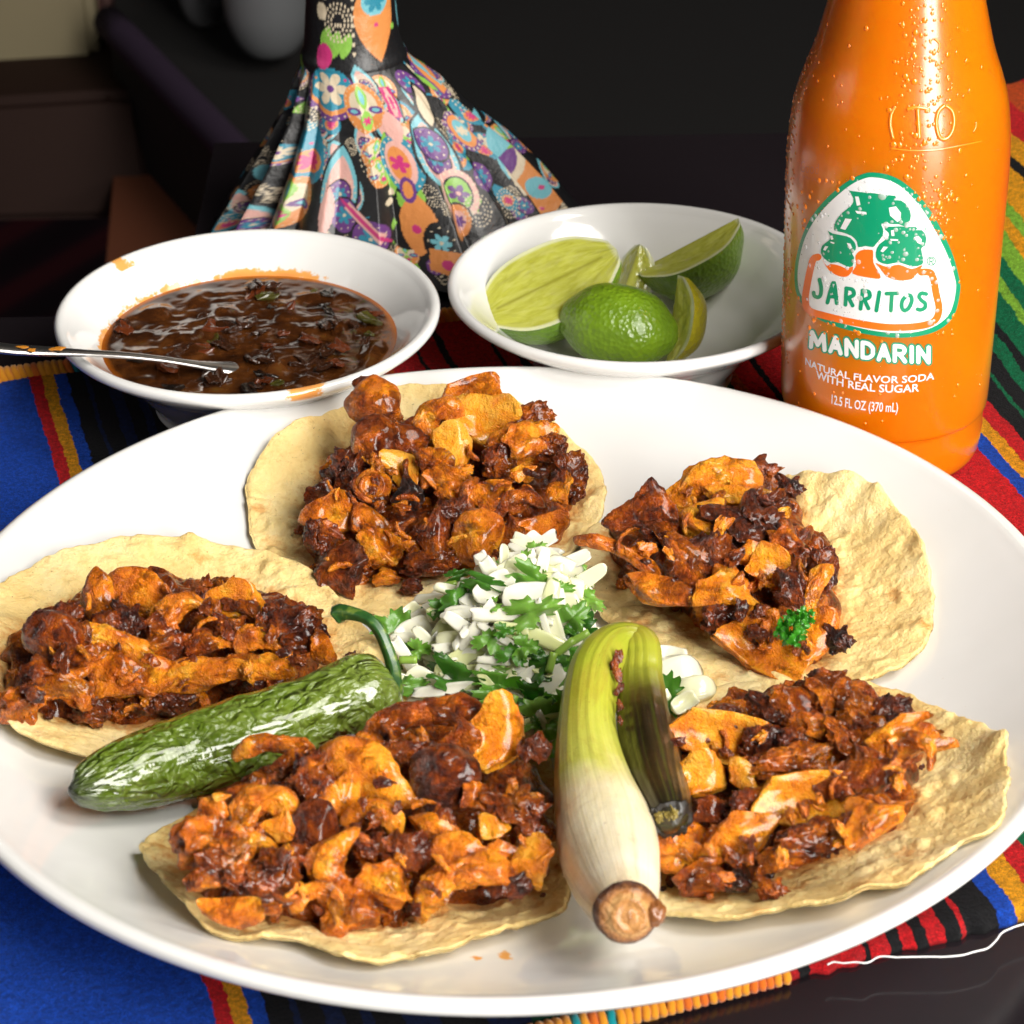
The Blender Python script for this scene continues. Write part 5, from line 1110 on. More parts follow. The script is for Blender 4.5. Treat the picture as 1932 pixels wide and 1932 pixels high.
SP = [(716, 1308, 1.5, 44), (733, 1303, 1.55, 36), (743, 1290, 1.75, 18), (743, 1262, 2.1, 13), (733, 1228, 2.5, 12), (716, 1190, 2.9, 11.5), (695, 1168, 3.1, 11.5), (668, 1158, 3.1, 12.5), (646, 1156, 3.0, 16), (636, 1161, 2.9, 18)]
pc = np.array([np.r_[on_plate(u, v, z), r] for u, v, z, r in SP]); pc[:, 3] *= np.array([px2cm(p[:3]) for p in pc]); pc = resample(pc, 70)
V, F = tube(pc[:, :3], pc[:, 3], 20); a_ = np.tile(np.arange(20)/20*2*PI, 70)
V = V+(V-np.repeat(pc[:, :3], 20, 0))*(0.10*np.sin(a_*5))[:, None]
mesh('stem', V, F, m, jal)

# ================================================================== GRILLED SPRING ONION
def loft(path, n, mod=None):
    V, F = tube(path[:, :3], path[:, 3], n); k = len(path)
    a = np.tile(np.linspace(0, 2*PI, n, endpoint=False), k); t = np.repeat(np.linspace(0, 1, k), n)
    return V, F, a, t
def onion_mat(name, stops, vein, brown):
    m, nt, b = new_mat(name); c = coords(nt); uvn = N(nt, 'ShaderNodeUVMap'); sp = N(nt, 'ShaderNodeSeparateXYZ'); L(nt, uvn.outputs[0], sp.inputs[0])
    t = math_(nt, 'ADD', sp.outputs[1], math_(nt, 'MULTIPLY', math_(nt, 'SUBTRACT', noise(nt, c, 0.8, 4), 0.5), 0.14))
    base = ramp(nt, t, stops)
    mp = N(nt, 'ShaderNodeMapping'); mp.inputs['Scale'].default_value = (46, 1.2, 1); L(nt, uvn.outputs[0], mp.inputs[0])
    ln = noise(nt, mp.outputs[0], 1.0, 3, 0.6)
    base = mixc(nt, math_(nt, 'MULTIPLY', ramp(nt, ln, [(0.5, 0.0), (0.7, 1.0)]), vein), base, (0.10, 0.13, 0.012))
    mpb = N(nt, 'ShaderNodeMapping'); mpb.inputs['Scale'].default_value = (5, 3.2, 1); L(nt, uvn.outputs[0], mpb.inputs[0])
    br_ = ramp(nt, noise(nt, mpb.outputs[0], 1.3, 6, 0.75, 1.2), [(0.51, 0.0), (0.63, 1.0)])
    base = mixc(nt, math_(nt, 'MULTIPLY', br_, brown), base, (0.22, 0.075, 0.012))
    gl_ = ramp(nt, noise(nt, c, 0.55, 3, 0.6), [(0.40, 0.0), (0.62, 1.0)])
    base = mixc(nt, math_(nt, 'MULTIPLY', gl_, brown*0.75), base, (0.46, 0.27, 0.045))
    sk = ramp(nt, noise(nt, c, 6, 3, 0.6), [(0.69, 0.0), (0.73, 1.0)])
    base = mixc(nt, math_(nt, 'MULTIPLY', sk, brown*1.2), base, (0.12, 0.035, 0.008))
    L(nt, base, b.inputs['Base Color']); b.inputs['Roughness'].default_value = 0.3; b.inputs['Coat Weight'].default_value = 0.3; b.inputs['Coat Roughness'].default_value = 0.15
    b.inputs['Subsurface Weight'].default_value = 0.25; b.inputs['Subsurface Radius'].default_value = (1, .8, .35); b.inputs['Subsurface Scale'].default_value = 0.3*S
    bump(nt, math_(nt, 'ADD', ln, math_(nt, 'MULTIPLY', noise(nt, c, 4, 3), 0.7)), 0.35, 0.06, b); return m
son = empty('spring_onion', tuple(on_plate(1150, 1560, 0.0))); tag(son, 'grilled spring onion with white bulb and folded charred green stem', 'spring onion')
M_b = onion_mat('onion_bulb_skin', [(0.0, (0.76, 0.62, 0.40)), (0.10, (0.86, 0.79, 0.62)), (0.40, (0.82, 0.74, 0.48)), (0.52, (0.50, 0.50, 0.09)), (0.72, (0.36, 0.40, 0.03)), (1.0, (0.26, 0.30, 0.02))], 0.22, 0.26)
BP = [(1183, 1722, 1.5, 46), (1178, 1708, 1.5, 62), (1163, 1660, 1.65, 82), (1148, 1600, 1.75, 92), (1136, 1545, 1.85, 86), (1122, 1490, 1.95, 74), (1112, 1430, 2.1, 62), (1108, 1370, 2.3, 53), (1113, 1310, 2.5, 50), (1122, 1268, 2.65, 48), (1140, 1235, 2.75, 44), (1163, 1212, 2.8, 36), (1190, 1204, 2.8, 29), (1212, 1208, 2.75, 24)]
pc = np.array([np.r_[on_plate(u, v, z), r] for u, v, z, r in BP]); pc[:, 3] *= np.array([px2cm(p[:3]) for p in pc]); pc = resample(pc, 180)
V, F, a_, t_ = loft(pc, 72); cen = np.repeat(pc[:, :3], 72, 0)
V = V+(V-cen)*(0.035*np.sin(a_*2+t_*3)+0.03*fbm(np.stack([np.cos(a_)*1.5, np.sin(a_)*1.5, t_*9], 1), 2, 3)+0.012*np.sin(a_*17)*sm(.4, .6, t_))[:, None]
bulb = mesh('bulb_and_stem', V, F, M_b, son, uv=np.stack([a_/(2*PI), t_], 1))
M_g = onion_mat('onion_charred_leaf', [(0.0, (0.24, 0.16, 0.02)), (0.14, (0.34, 0.36, 0.03)), (0.28, (0.26, 0.28, 0.03)), (0.38, (0.07, 0.055, 0.010)), (0.50, (0.022, 0.014, 0.006)), (1.0, (0.008, 0.006, 0.005))], 0.4, 0.06)
GP = [(1165, 1215, 2.6, 20), (1192, 1208, 2.72, 30), (1207, 1220, 2.68, 36), (1211, 1250, 2.52, 40), (1210, 1290, 2.3, 43), (1216, 1350, 2.25, 50), (1226, 1410, 2.15, 55), (1238, 1460, 2.05, 55), (1252, 1505, 2.0, 48), (1262, 1530, 1.98, 42), (1267, 1544, 1.98, 34), (1271, 1553, 1.98, 18), (1273, 1557, 1.98, 4)]
pc = np.array([np.r_[on_plate(u, v, z), r] for u, v, z, r in GP]); pc[:, 3] *= np.array([px2cm(p[:3]) for p in pc]); pc = resample(pc, 150)
V, F, a_, t_ = loft(pc, 64); cen = np.repeat(pc[:, :3], 64, 0)
V = V+(V-cen)*(0.06*np.sin(a_*3+t_*5)+0.05*fbm(np.stack([np.cos(a_)*2, np.sin(a_)*2, t_*12], 1), 3, 9)+0.02*np.sin(a_*15))[:, None]
mesh('folded_leaf', V, F, M_g, son, uv=np.stack([a_/(2*PI), t_], 1))
# hollow burnt end of the leaf
e_, e1 = pc[-9].copy(), pc[-16]; e_[3] = 0.42; ax = e_[:3]-e1[:3]; ax /= np.linalg.norm(ax)
M_k = plain('burnt_rim', (0.014, 0.011, 0.008), 0.45, coat=0.15); M_y = plain('scorched_rim', (0.20, 0.15, 0.03), 0.4)
V, F = tube([e_[:3]+ax*0.02*k-ax*.05 for k in range(5)], e_[3]*np.array([1.0, 1.1, 1.05, 0.7, 0.1]), 60)
V = V+0.16*np.stack([fbm(V*4, 3, 1), fbm(V*4, 3, 2), fbm(V*4, 3, 3)], 1); mesh('charred_tip', V, F, M_k, son)
rp = random.Random(8)
for k_ in range(7):
    a0 = rp.uniform(0, 2*PI); sdv = np.cross(ax, (0, 0, 1.0)); sdv /= np.linalg.norm(sdv); upv_ = np.cross(sdv, ax)
    pp_ = e_[:3]+ax*rp.uniform(-.15, .12)+(sdv*math.cos(a0)+upv_*math.sin(a0))*e_[3]*rp.uniform(.4, .95); sz = e_[3]*rp.uniform(.35, .6)
    q_ = m_crumb(600+k_)*sz*1.6; mesh('charred_scrap', q_+pp_, ICOF, M_y if k_ % 3 == 0 else M_k, son)
# root end: brown concentric disc
m, nt, b = new_mat('root_end'); uvn = N(nt, 'ShaderNodeUVMap'); sp = N(nt, 'ShaderNodeSeparateXYZ'); L(nt, uvn.outputs[0], sp.inputs[0]); c = coords(nt)
rr_ = math_(nt, 'ADD', sp.outputs[0], math_(nt, 'MULTIPLY', math_(nt, 'SUBTRACT', noise(nt, c, 3, 4, .7), .5), .5))
L(nt, ramp(nt, rr_, [(0.0, (0.34, 0.13, 0.03)), (0.25, (0.50, 0.24, 0.07)), (0.5, (0.40, 0.17, 0.04)), (0.62, (0.55, 0.30, 0.10)), (0.78, (0.40, 0.16, 0.04)), (0.92, (0.10, 0.03, 0.008)), (1.0, (0.04, 0.012, 0.005))]), b.inputs['Base Color'])
b.inputs['Roughness'].default_value = 0.35; b.inputs['Coat Weight'].default_value = 0.3; bump(nt, noise(nt, c, 5, 4, .7), 1.0, .22, b)
pc0 = np.array([np.r_[on_plate(u, v, z), r] for u, v, z, r in BP]); pc0[:, 3] *= np.array([px2cm(p[:3]) for p in pc0])
ax = pc0[0, :3]-pc0[2, :3]; ax /= np.linalg.norm(ax); ax = ax*0.6+np.array([0.12, -0.5, 0.28]); ax /= np.linalg.norm(ax)
u_ = np.cross(ax, (0, 0, 1.0)); u_ /= np.linalg.norm(u_); w_ = np.cross(u_, ax)
nr_, na_ = 30, 64; R_r = 63*px2cm(pc0[0, :3]); V = []; UV = []
for i in range(nr_):
    s = i/(nr_-1)
    for j in range(na_):
        a = j/na_*2*PI; rad = R_r*s*(1+0.03*math.sin(a*2+1)) ; hgt = 0.17*(1-s**2.2)+0.02*math.cos(s*13)
        V.append(pc0[0, :3]+ax*(hgt+0.16-0.22*s**6)+u_*rad*math.cos(a)+w_*rad*math.sin(a)); UV.append((s, j/na_))
V = np.array(V); V = V+0.02*np.stack([vn(V*4, 1), vn(V*4, 2), vn(V*4, 3)], 1)
mesh('root_end', V, grid_faces(na_, nr_, True), m, bulb, uv=np.array(UV))
p0 = pc0[0, :3]+u_*-R_r*0.0; pr_ = P3(1236, 1728, p0[2]); M_fl = plain('brown_skin_flap', (0.20, 0.07, 0.018), 0.35, coat=.3)
fl = ICO4.copy()*np.array([0.22, 0.28, 0.26]); fl *= (1+0.3*fbm(ICO4*2, 3, 4))[:, None]; mesh('skin_flap', fl+P3(1236, 1722, float(p0[2])), ICO4F, M_fl, bulb)
# meat sauce smeared on the fold
rp = random.Random(5)
for u, v, z, w_ in ((1165, 1243, 3.05, 24), (1166, 1272, 3.0, 22), (1168, 1300, 2.85, 18), (1169, 1330, 2.75, 16), (1170, 1360, 2.65, 13), (1158, 1252, 3.1, 18)):
    p = on_plate(u, v, z); k = px2cm(p); place(LIB['crumb'][rp.randrange(5)], 'meat_crumb', son, p, view_frame(rp.uniform(60, 120)), (w_*1.7*k, w_*.9*k, .13), (.26, .3, .5))

# ================================================================== CHOPPED ONION AND CILANTRO
m, nt, b = new_mat('raw_onion'); oi = N(nt, 'ShaderNodeObjectInfo'); c = coords(nt, sv=(6, 28, 6))
base = ramp(nt, oi.outputs['Random'], [(0.0, (0.78, 0.76, 0.60)), (0.55, (0.83, 0.81, 0.64)), (0.8, (0.74, 0.75, 0.40)), (1.0, (0.64, 0.69, 0.27))])
base = mixc(nt, math_(nt, 'MULTIPLY', ramp(nt, noise(nt, c, 1, 3), [(0.4, 0.0), (0.7, 1.0)]), 0.28), base, (0.55, 0.60, 0.42))
L(nt, base, b.inputs['Base Color']); b.inputs['Roughness'].default_value = 0.22; b.inputs['Subsurface Weight'].default_value = 0.5
b.inputs['Subsurface Radius'].default_value = (1, 1, .7); b.inputs['Subsurface Scale'].default_value = 0.4*S; b.inputs['Coat Weight'].default_value = 0.2
bump(nt, noise(nt, c, 1, 3), 0.25, 0.03, b)
M_on = m
m, nt, b = new_mat('cilantro_leaf'); oi = N(nt, 'ShaderNodeObjectInfo'); c = coords(nt, 100)
base = ramp(nt, oi.outputs['Random'], [(0.0, (0.02, 0.075, 0.008)), (0.5, (0.055, 0.17, 0.014)), (1.0, (0.18, 0.34, 0.05))])
L(nt, base, b.inputs['Base Color']); b.inputs['Roughness'].default_value = 0.32; b.inputs['Subsurface Weight'].default_value = 0.3; b.inputs['Subsurface Radius'].default_value = (.4, 1, .1); b.inputs['Subsurface Scale'].default_value = 0.1*S
tc = N(nt, 'ShaderNodeTexCoord'); bump(nt, noise(nt, tc.outputs['Object'], 900, 3), 0.4, 0.04, b); M_ci = m
def onion_slab(s):
    r = np.random.default_rng(s); n1_, n2_ = 18, 10
    p = ICO4.copy(); p = np.sign(p)*np.abs(p)**0.4; p = p/np.abs(p).max()
    p = p*np.array([.5, .5, .5])
    tap = 1-0.35*r.uniform(-.3, 1)*(p[:, 0]+.5); p[:, 1] *= tap
    p[:, 0] += 0.35*r.uniform(-.6, .6)*p[:, 1]
    q = p+0.025*np.stack([vn(p*5+s, s), vn(p*5+s, s+1), vn(p*5, s+2)], 1)
    q = q+0.08*np.stack([vn(q*2.2+s, s+4), vn(q*2.2+s, s+5), 0*q[:, 0]], 1)
    q[:, 2] += r.uniform(-1.2, 1.2)*q[:, 0]**2*1.8+r.uniform(-.8, 1.8)*q[:, 1]**2*1.5
    return q
def leaf_mesh(s):
    r = np.random.default_rng(s); na, nr = 72, 9; A_ = np.linspace(-PI, PI, na, endpoint=False)
    lob = 0.42+0.58*np.abs(np.cos(A_*1.5))**0.55; lob = lob*(1-0.75*np.exp(-((np.abs(A_)-PI)/0.28)**2))
    rad = 0.5*lob*(1+0.13*np.sin(A_*(13+s % 4)+s)+.06*np.sin(A_*23+s))
    Q, AA = np.meshgrid(np.linspace(0, 1, nr), A_, indexing='ij'); RR_ = Q*rad[None, :]
    x, y = (RR_*np.cos(AA)).ravel(), (RR_*np.sin(AA)*0.85).ravel()
    z = r.uniform(-1.3, 1.3)*y*y+r.uniform(-1.0, 1.0)*x*x+.22*vn(np.stack([x*4+s, y*4, 0*x], 1), s)-.04*np.exp(-(y/.05)**2)
    g = grid_faces(na, nr, True); n_ = len(x); e0 = (nr-1)*na
    V = np.vstack([np.stack([x, y, z], 1), np.stack([x, y, z-.025], 1)])
    return V, g+[tuple(i+n_ for i in f[::-1]) for f in g]+[(e0+(j+1) % na, e0+j, e0+j+n_, e0+(j+1) % na+n_) for j in range(na)]
ON = [mesh_data('onion_piece', onion_slab(200+k), ICO4F, M_on) for k in range(9)]
LF = [mesh_data('cilantro_leaf', *leaf_mesh(300+k), M_ci) for k in range(7)]
rel = empty('onion_relish', tuple(on_plate(930, 1230, 0.0))); tag(rel, 'mound of chopped white onion and green cilantro in the plate centre', 'relish')
HP = np.array([(722, 1215), (735, 1300), (800, 1325), (900, 1325), (985, 1345), (1040, 1400), (1075, 1330), (1110, 1250), (1130, 1180), (1105, 1090), (1060, 1035), (1000, 1020), (925, 1060), (850, 1105), (780, 1150)], float)
def relz(u, v):
    d = math.hypot((u-975)/200.0, (v-1150)/200.0); t = max(0, 1-d*d); return 0.6+2.0*max(0.0, min(1, (1330-v)/230))**0.8*max(0.25, t)
rp = random.Random(99); c0 = HP.mean(0)
def rand_in(sh=0.95):
    i = rp.randrange(len(HP)); j = (i+1) % len(HP); a, b_ = math.sqrt(rp.random()), rp.random()
    return c0+((HP[i]-c0)*(1-b_)+(HP[j]-c0)*b_)*a*sh
hand = [(775, 1255, 120, 34, -55), (880, 1235, 130, 40, 25), (942, 1225, 130, 44, 62), (985, 1262, 70, 40, -30), (870, 1205, 92, 44, 12), (958, 1160, 130, 36, 8), (1010, 1195, 70, 36, 85), (850, 1190, 66, 66, 60), (990, 1060, 90, 66, 20), (1062, 1075, 70, 56, -10), (960, 1085, 90, 60, 30), (1000, 1125, 100, 60, -5), (890, 1160, 110, 44, 5), (1060, 1150, 66, 90, 20), (920, 1265, 90, 34, 65), (830, 1235, 70, 50, -20), (780, 1195, 70, 60, 30), (1040, 1230, 66, 60, 0),
        (1010, 1275, 52, 36, -30), (930, 1110, 80, 54, 40), (800, 1170, 60, 56, 20), (1080, 1115, 50, 60, 70), (1000, 1030, 54, 44, 50), (1045, 1105, 60, 60, 10), (790, 1300, 90, 40, -15), (770, 1160, 50, 30, 40), (870, 1270, 80, 40, 10), (960, 1290, 30, 90, -20), (1025, 1320, 90, 36, -35), (1090, 1200, 60, 50, 10), (905, 1195, 60, 50, -40), (1110, 1240, 50, 44, 0)]
for u, v, w_, h_, a in hand:
    z = relz(u, v); p = on_plate(u, v, z); k = px2cm(p)
    place(ON[rp.randrange(9)], 'onion_piece', rel, p, view_frame(a+rp.uniform(-8, 8), rp.uniform(-.1, .45)), (w_*k*1.0, h_*k*.82, min(h_, 30)*k*rp.uniform(.4, .6)))
for k_ in range(250):
    u, v = rand_in(); z = relz(u, v)-rp.uniform(-.15, .7); p = on_plate(u, v, max(.45, z)); k = px2cm(p)
    place(ON[rp.randrange(9)], 'onion_piece', rel, p, view_frame(rp.uniform(0, 360), rp.uniform(-.4, .8)), (rp.uniform(44, 120)*k, rp.uniform(16, 34)*k, rp.uniform(7, 13)*k))
for u, v, w_, h_, a in ((1275, 1275, 96, 78, 20), (1312, 1300, 74, 52, 15), (1262, 1240, 60, 46, 0), (1250, 1310, 50, 40, 0), (1290, 1330, 50, 34, 30)):
    p = on_plate(u, v, .75); k = px2cm(p); place(ON[rp.randrange(9)], 'onion_piece', rel, p, view_frame(a, .3), (w_*k, h_*k, 30*k))
leaves = [(1000, 1088, 90, 55, -25), (1000, 1155, 110, 62, 18), (1080, 1165, 66, 66, 40), (915, 1100, 100, 36, -20), (870, 1130, 80, 70, 60), (1050, 1110, 60, 36, 0), (985, 1060, 46, 40, 60), (1092, 1075, 70, 36, -50), (865, 1285, 130, 62, -28), (940, 1290, 110, 40, -10), (745, 1185, 70, 90, 60), (1100, 1190, 70, 70, 80), (1030, 1255, 80, 60, 20), (1060, 1270, 60, 50, 60), (990, 1220, 50, 50, 0), (920, 1210, 46, 60, 70), (835, 1255, 60, 40, -30),
          (1030, 1350, 110, 70, 10), (1010, 1320, 90, 50, -20), (1055, 1390, 90, 60, 30), (1010, 1035, 40, 30, 20), (830, 1150, 50, 40, 0), (965, 1235, 40, 60, 80), (860, 1085, 50, 26, 20), (1255, 1312, 74, 90, 70), (1075, 1230, 40, 40, 0), (920, 1320, 70, 40, 0), (1075, 1330, 70, 60, 0), (775, 1290, 60, 40, 10), (1110, 1130, 60, 40, -30), (790, 1225, 46, 40, 0), (950, 1190, 40, 30, 0)]
for u, v, w_, h_, a in leaves:
    p = on_plate(u, v, relz(u, v)+0.22); k = px2cm(p)
    place(LF[rp.randrange(7)], 'cilantro_leaf', rel, p, view_frame(a, rp.uniform(0, .5)), (w_*k*1.15, h_*k*1.25, w_*k*.9))
for k_ in range(40):
    u, v = rand_in(); p = on_plate(u, v, relz(u, v)+rp.uniform(-.25, .25)); k = px2cm(p); s_ = rp.uniform(16, 44)*k
    place(LF[rp.randrange(7)], 'cilantro_leaf', rel, p, view_frame(rp.uniform(0, 360), rp.uniform(-.3, .7)), (s_*1.3, s_*.8, s_))
stm = plain('cilantro_stem', (0.22, 0.36, 0.05), 0.35, sss=.2, sssr=(.6, 1, .2), sscale=.1)
for u, v, l_, a in ((1065, 1222, 46, 40), (1090, 1205, 50, 30), (845, 1105, 34, 10), (965, 1330, 40, 70), (770, 1245, 34, 0), (1040, 1250, 40, 75)):
    p = on_plate(u, v, relz(u, v)+.3); k = px2cm(p); fr_x = view_frame(a)[0]
    v_, f_ = tube([p+fr_x*l_*k*(s-.5) for s in np.linspace(0, 1, 6)], 8*k, 10); mesh('cilantro_stem', v_, f_, stm, rel)

# parsley sprig on the upper right taco
par = empty('parsley_sprig', tuple(on_plate(1502, 1182, 2.2))); tag(par, 'tiny curly parsley sprig on the upper right taco meat', 'parsley')
M_pa = plain('parsley_green', (0.035, 0.21, 0.012), 0.3, sss=.2, sssr=(.3, 1, .1), sscale=.08, coat=.3)
LP = [mesh_data('parsley_leaf', *leaf_mesh(330+k), M_pa) for k in range(4)]
for k_, (u, v) in enumerate([(1490, 1160), (1512, 1156), (1524, 1170), (1478, 1178), (1498, 1176), (1516, 1186), (1488, 1196), (1506, 1200), (1500, 1214), (1482, 1205), (1525, 1160), (1470, 1190), (1508, 1168)]):
    p = on_plate(u, v, 2.05+rp.uniform(-.1, .15)); k = px2cm(p); s_ = rp.uniform(26, 36)*k
    place(LP[k_ % 4], 'parsley_leaf', par, p, view_frame(rp.uniform(0, 360), rp.uniform(-.5, .5)), (s_, s_, s_*1.6))
v_, f_ = tube([on_plate(u, v, z) for u, v, z in ((1500, 1218, 1.95), (1497, 1195, 2.05), (1505, 1170, 2.1))], .05, 8); mesh('parsley_stem', v_, f_, M_pa, par)

# ================================================================== LIMES
m, nt, b = new_mat('lime_peel'); oi = N(nt, 'ShaderNodeObjectInfo'); c = coords(nt)
sc_ = N(nt, 'ShaderNodeSeparateColor'); L(nt, oi.outputs['Color'], sc_.inputs[0])
gr = ramp(nt, noise(nt, c, 0.7, 3), [(0.3, (0.05, 0.16, 0.008)), (0.6, (0.12, 0.27, 0.010)), (0.8, (0.24, 0.36, 0.014))])
L(nt, mixc(nt, sc_.outputs[0], gr, (0.52, 0.42, 0.015)), b.inputs['Base Color']); b.inputs['Roughness'].default_value = 0.3; b.inputs['Coat Weight'].default_value = .3
vo = N(nt, 'ShaderNodeTexVoronoi'); vo.inputs['Scale'].default_value = 7.5; L(nt, c, vo.inputs['Vector'])
bump(nt, math_(nt, 'ADD', vo.outputs['Distance'], noise(nt, c, 2, 2)), 0.5, 0.07, b); M_peel = m
m, nt, b = new_mat('lime_flesh'); uvn = N(nt, 'ShaderNodeUVMap'); sp = N(nt, 'ShaderNodeSeparateXYZ'); L(nt, uvn.outputs[0], sp.inputs[0]); c = coords(nt)
mp = N(nt, 'ShaderNodeMapping'); mp.inputs['Scale'].default_value = (2.0, 5, 1); L(nt, uvn.outputs[0], mp.inputs[0])
vs = noise(nt, mp.outputs[0], 1.6, 4, .6, .5)
base = ramp(nt, vs, [(0.3, (0.44, 0.44, 0.05)), (0.5, (0.54, 0.55, 0.09)), (0.75, (0.64, 0.64, 0.17))])
a_ = attr(nt, 'pith'); base = mixc(nt, a_.outputs['Fac'], base, (0.78, 0.80, 0.48))
a2_ = attr(nt, 'core'); base = mixc(nt, a2_.outputs['Fac'], base, (0.34, 0.33, 0.03))
L(nt, base, b.inputs['Base Color']); b.inputs['Roughness'].default_value = 0.2; b.inputs['Subsurface Weight'].default_value = .5; b.inputs['Subsurface Radius'].default_value = (1, 1, .3); b.inputs['Subsurface Scale'].default_value = .4*S
b.inputs['Coat Weight'].default_value = .4; bump(nt, vs, .2, .05, b); M_flesh = m
def lime(name, label, pos, long_ax, face_n, a, r, half_ang, yellow, cat='lime'):
    """a lengthwise segment of a lime: long_ax = stem-to-tip axis, face_n = direction the cut looks, half_ang = half the wedge angle of peel"""
    la = np.array(long_ax, float); la /= np.linalg.norm(la); fn = np.array(face_n, float); fn -= la*(fn@la); fn /= np.linalg.norm(fn); sd = np.cross(la, fn)
    e = empty(name, tuple(pos)); tag(e, label, cat, 'cut limes in the right bowl')
    ns, npn = 60, 60; s = np.linspace(-1, 1, ns)
    rr = r*np.sqrt(np.clip(1-np.abs(s)**2.5, 0, 1)); rr = rr+0.02; nip = 0.10*np.exp(-((np.abs(s)-1)/.10)**2)
    ph = np.linspace(-half_ang, half_ang, npn)      # 0 = straight away from the cut
    V = []
    for i in range(ns):
        for q in ph: V.append(pos+la*a*(s[i]+np.sign(s[i])*nip[i])+rr[i]*(-fn*math.cos(q)+sd*math.sin(q)))
    pe = mesh('peel', V, grid_faces(npn, ns), M_peel, e); pe.color = (yellow, 0, 0, 1)
    for sg in (-1, 1):
        V = []; UV = []; pith = []; core = []; nq = 26
        q = half_ang*sg
        for i in range(ns):
            for j in range(nq):
                f = j/(nq-1); inn = 0.035*math.sin(PI*f)
                d = -fn*math.cos(q)+sd*math.sin(q); nrm = fn*math.sin(half_ang)+sd*sg*math.cos(half_ang)
                V.append(pos+la*a*(s[i]+np.sign(s[i])*nip[i])+rr[i]*f*d+nrm*(0.03*fbm(np.array([[s[i]*6+sg, f*6, 1.0]]), 2)[0])*math.sin(PI*f))
                UV.append((s[i], f)); edge = max(abs(s[i])**1.5*1.0 if False else 0, 0)
                dist_edge = rr[i]*(1-f); pith.append(max(1-sm(0.10, 0.20, dist_edge), sm(0.93, 0.99, abs(s[i])))); core.append(0.75*(1-sm(0.02, 0.10, f*rr[i]))*(1 if abs(s[i]) < .85 else 0))
        mesh('flesh', V, grid_faces(nq, ns, flip=sg > 0), M_flesh, e, uv=np.array(UV), col={'pith': np.array(pith), 'core': np.array(core)})
    return e
def bz_(u, v, z): return P3(u, v, z)
R1 = RT; upc = np.array([0, 0, 1.0]); tocam = -FW
lime('lime_half', 'large lime half at left of the bowl, pale cut face turned up', bz_(1036, 534, 2.7), RT*0.90+np.array([0, .26, .36]), tocam*0.42+upc*0.85-RT*0.25, 2.05, 1.68, PI/2, .08)
lime('lime_half', 'green lime half lying cut side down at the front of the bowl', bz_(1167, 618, 1.95), RT*.95-np.array([0, .2, .12]), -tocam*0.9-upc*0.55-RT*.15, 1.62, 1.25, PI/2, .12)
lime('lime_wedge', 'yellow-skinned lime wedge tucked right of the front half', bz_(1268, 603, 2.0), np.array([.15, .45, .88]), -RT*0.9+tocam*.12+upc*.3, 1.2, 1.0, 1.25, .85)
lime('lime_wedge', 'lime wedge resting high against the back of the bowl, two cut faces', bz_(1296, 462, 2.75), RT*.86+np.array([0, .2, .40]), upc*.8-tocam*.42+RT*.12, 1.6, 1.7, 1.05, .10)
lime('lime_wedge', 'small lime wedge peeking out between the other limes', bz_(1186, 522, 2.0), np.array([.35, .5, .8]), -RT*.5+tocam*.8, .95, .75, 1.1, .55)

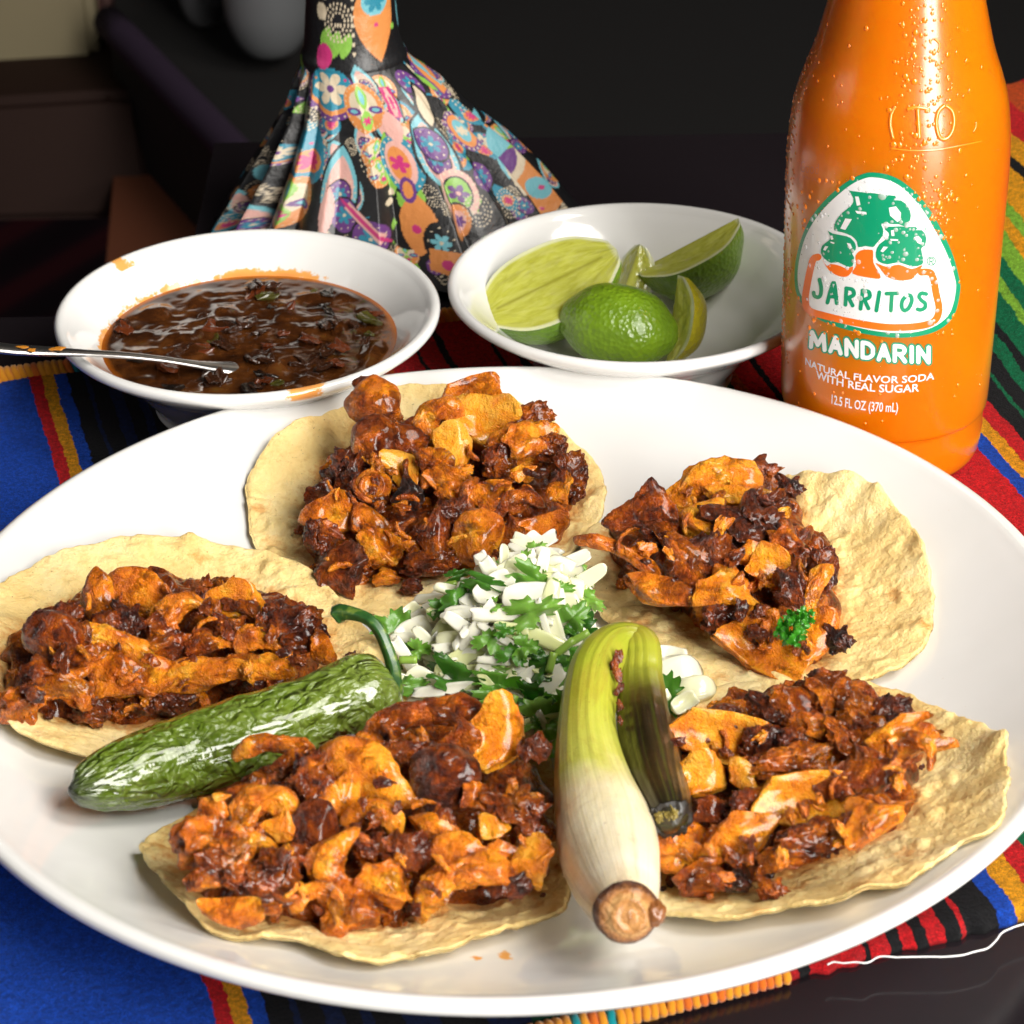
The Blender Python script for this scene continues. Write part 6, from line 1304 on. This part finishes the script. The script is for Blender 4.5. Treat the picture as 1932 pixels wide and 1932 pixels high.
# ================================================================== SALSA PIECES, SPOON
rp = random.Random(31)
M_sp = []
for nm, cl in (('salsa_dark_pepper', (0.035, 0.012, 0.005)), ('salsa_tomato', (0.10, 0.022, 0.006)), ('salsa_green_pepper', (0.055, 0.05, 0.008)), ('salsa_char', (0.012, 0.008, 0.006))):
    M_sp.append(plain(nm, cl, .22, coat=.25, sss=.1, sscale=.1))
SMESH = [[mesh_data('salsa_piece', (m_slab(400+k) if k % 2 else m_chunk(410+k, .5)), ICOF, mt) for k in range(2)] for mt in M_sp]
for k_ in range(70):
    r = 3.85*math.sqrt(rp.random()); a = rp.uniform(0, 2*PI); x, y = r*math.cos(a), r*math.sin(a)
    if x < -0.5 and y > 1.2 and rp.random() < .75: continue
    s_ = rp.uniform(.35, 1.0); fz = rp.uniform(-.10, .10)+(0.16 if x > 2.2 else 0)
    an = rp.uniform(0, 2*PI); xa = np.array([math.cos(an), math.sin(an), rp.uniform(-.3, .3)]); xa /= np.linalg.norm(xa); za = np.array([rp.uniform(-.3, .3), rp.uniform(-.3, .3), 1.0]); ya = np.cross(za, xa); ya /= np.linalg.norm(ya); za = np.cross(xa, ya)
    place(rp.choice(SMESH[rp.choice([0, 0, 0, 1, 1, 2, 3])]), 'salsa_piece', sal, np.array([BL[0]+x, BL[1]+y, SZ+fz]), (xa, ya, za), (s_, s_*rp.uniform(.5, .8), s_*.38))
M_st = plain('polished_steel', (0.72, 0.70, 0.68), .28, metal=1)
spn = empty('spoon', tuple(P3(200, 665, 2.6))); tag(spn, 'steel spoon handle sticking out of the salsa bowl to the left', 'spoon')
SPN = [(-230, 650, 5.0, 22), (-150, 650, 4.75, 22), (-60, 653, 4.45, 21), (-10, 656, 4.2, 20), (30, 660, 4.0, 19), (90, 663, 3.75, 17), (160, 666, 3.45, 13), (230, 670, 3.1, 12), (300, 677, 2.75, 11.5), (360, 686, 2.4, 13), (410, 694, 2.05, 22), (460, 700, 1.75, 34), (520, 702, 1.5, 36), (580, 690, 1.45, 22), (610, 686, 1.5, 5)]
pc = np.array([np.r_[P3(u, v, z), r] for u, v, z, r in SPN]); pc[:, 3] *= np.array([px2cm(p[:3]) for p in pc]); pc = resample(pc, 120)
V, F = tube(pc[:, :3], pc[:, 3], 28, flat=0.42); mesh('handle', V, F, M_st, spn)
M_or = plain('dried_salsa', (0.45, 0.17, 0.015), .4)
for u, v, z, w_ in ((42, 655, 4.12, 26), (108, 658, 3.85, 34), (60, 661, 4.02, 16)):
    p = P3(u, v, z); k = px2cm(p); place(mesh_data('dried_salsa', m_chunk(500+u, .3), ICOF, M_or), 'salsa_smear', spn, p, view_frame(0, .7), (w_*k, 11*k, .07))
for o in list(bpy.data.objects):
    if '_e' in o: del o['_e']
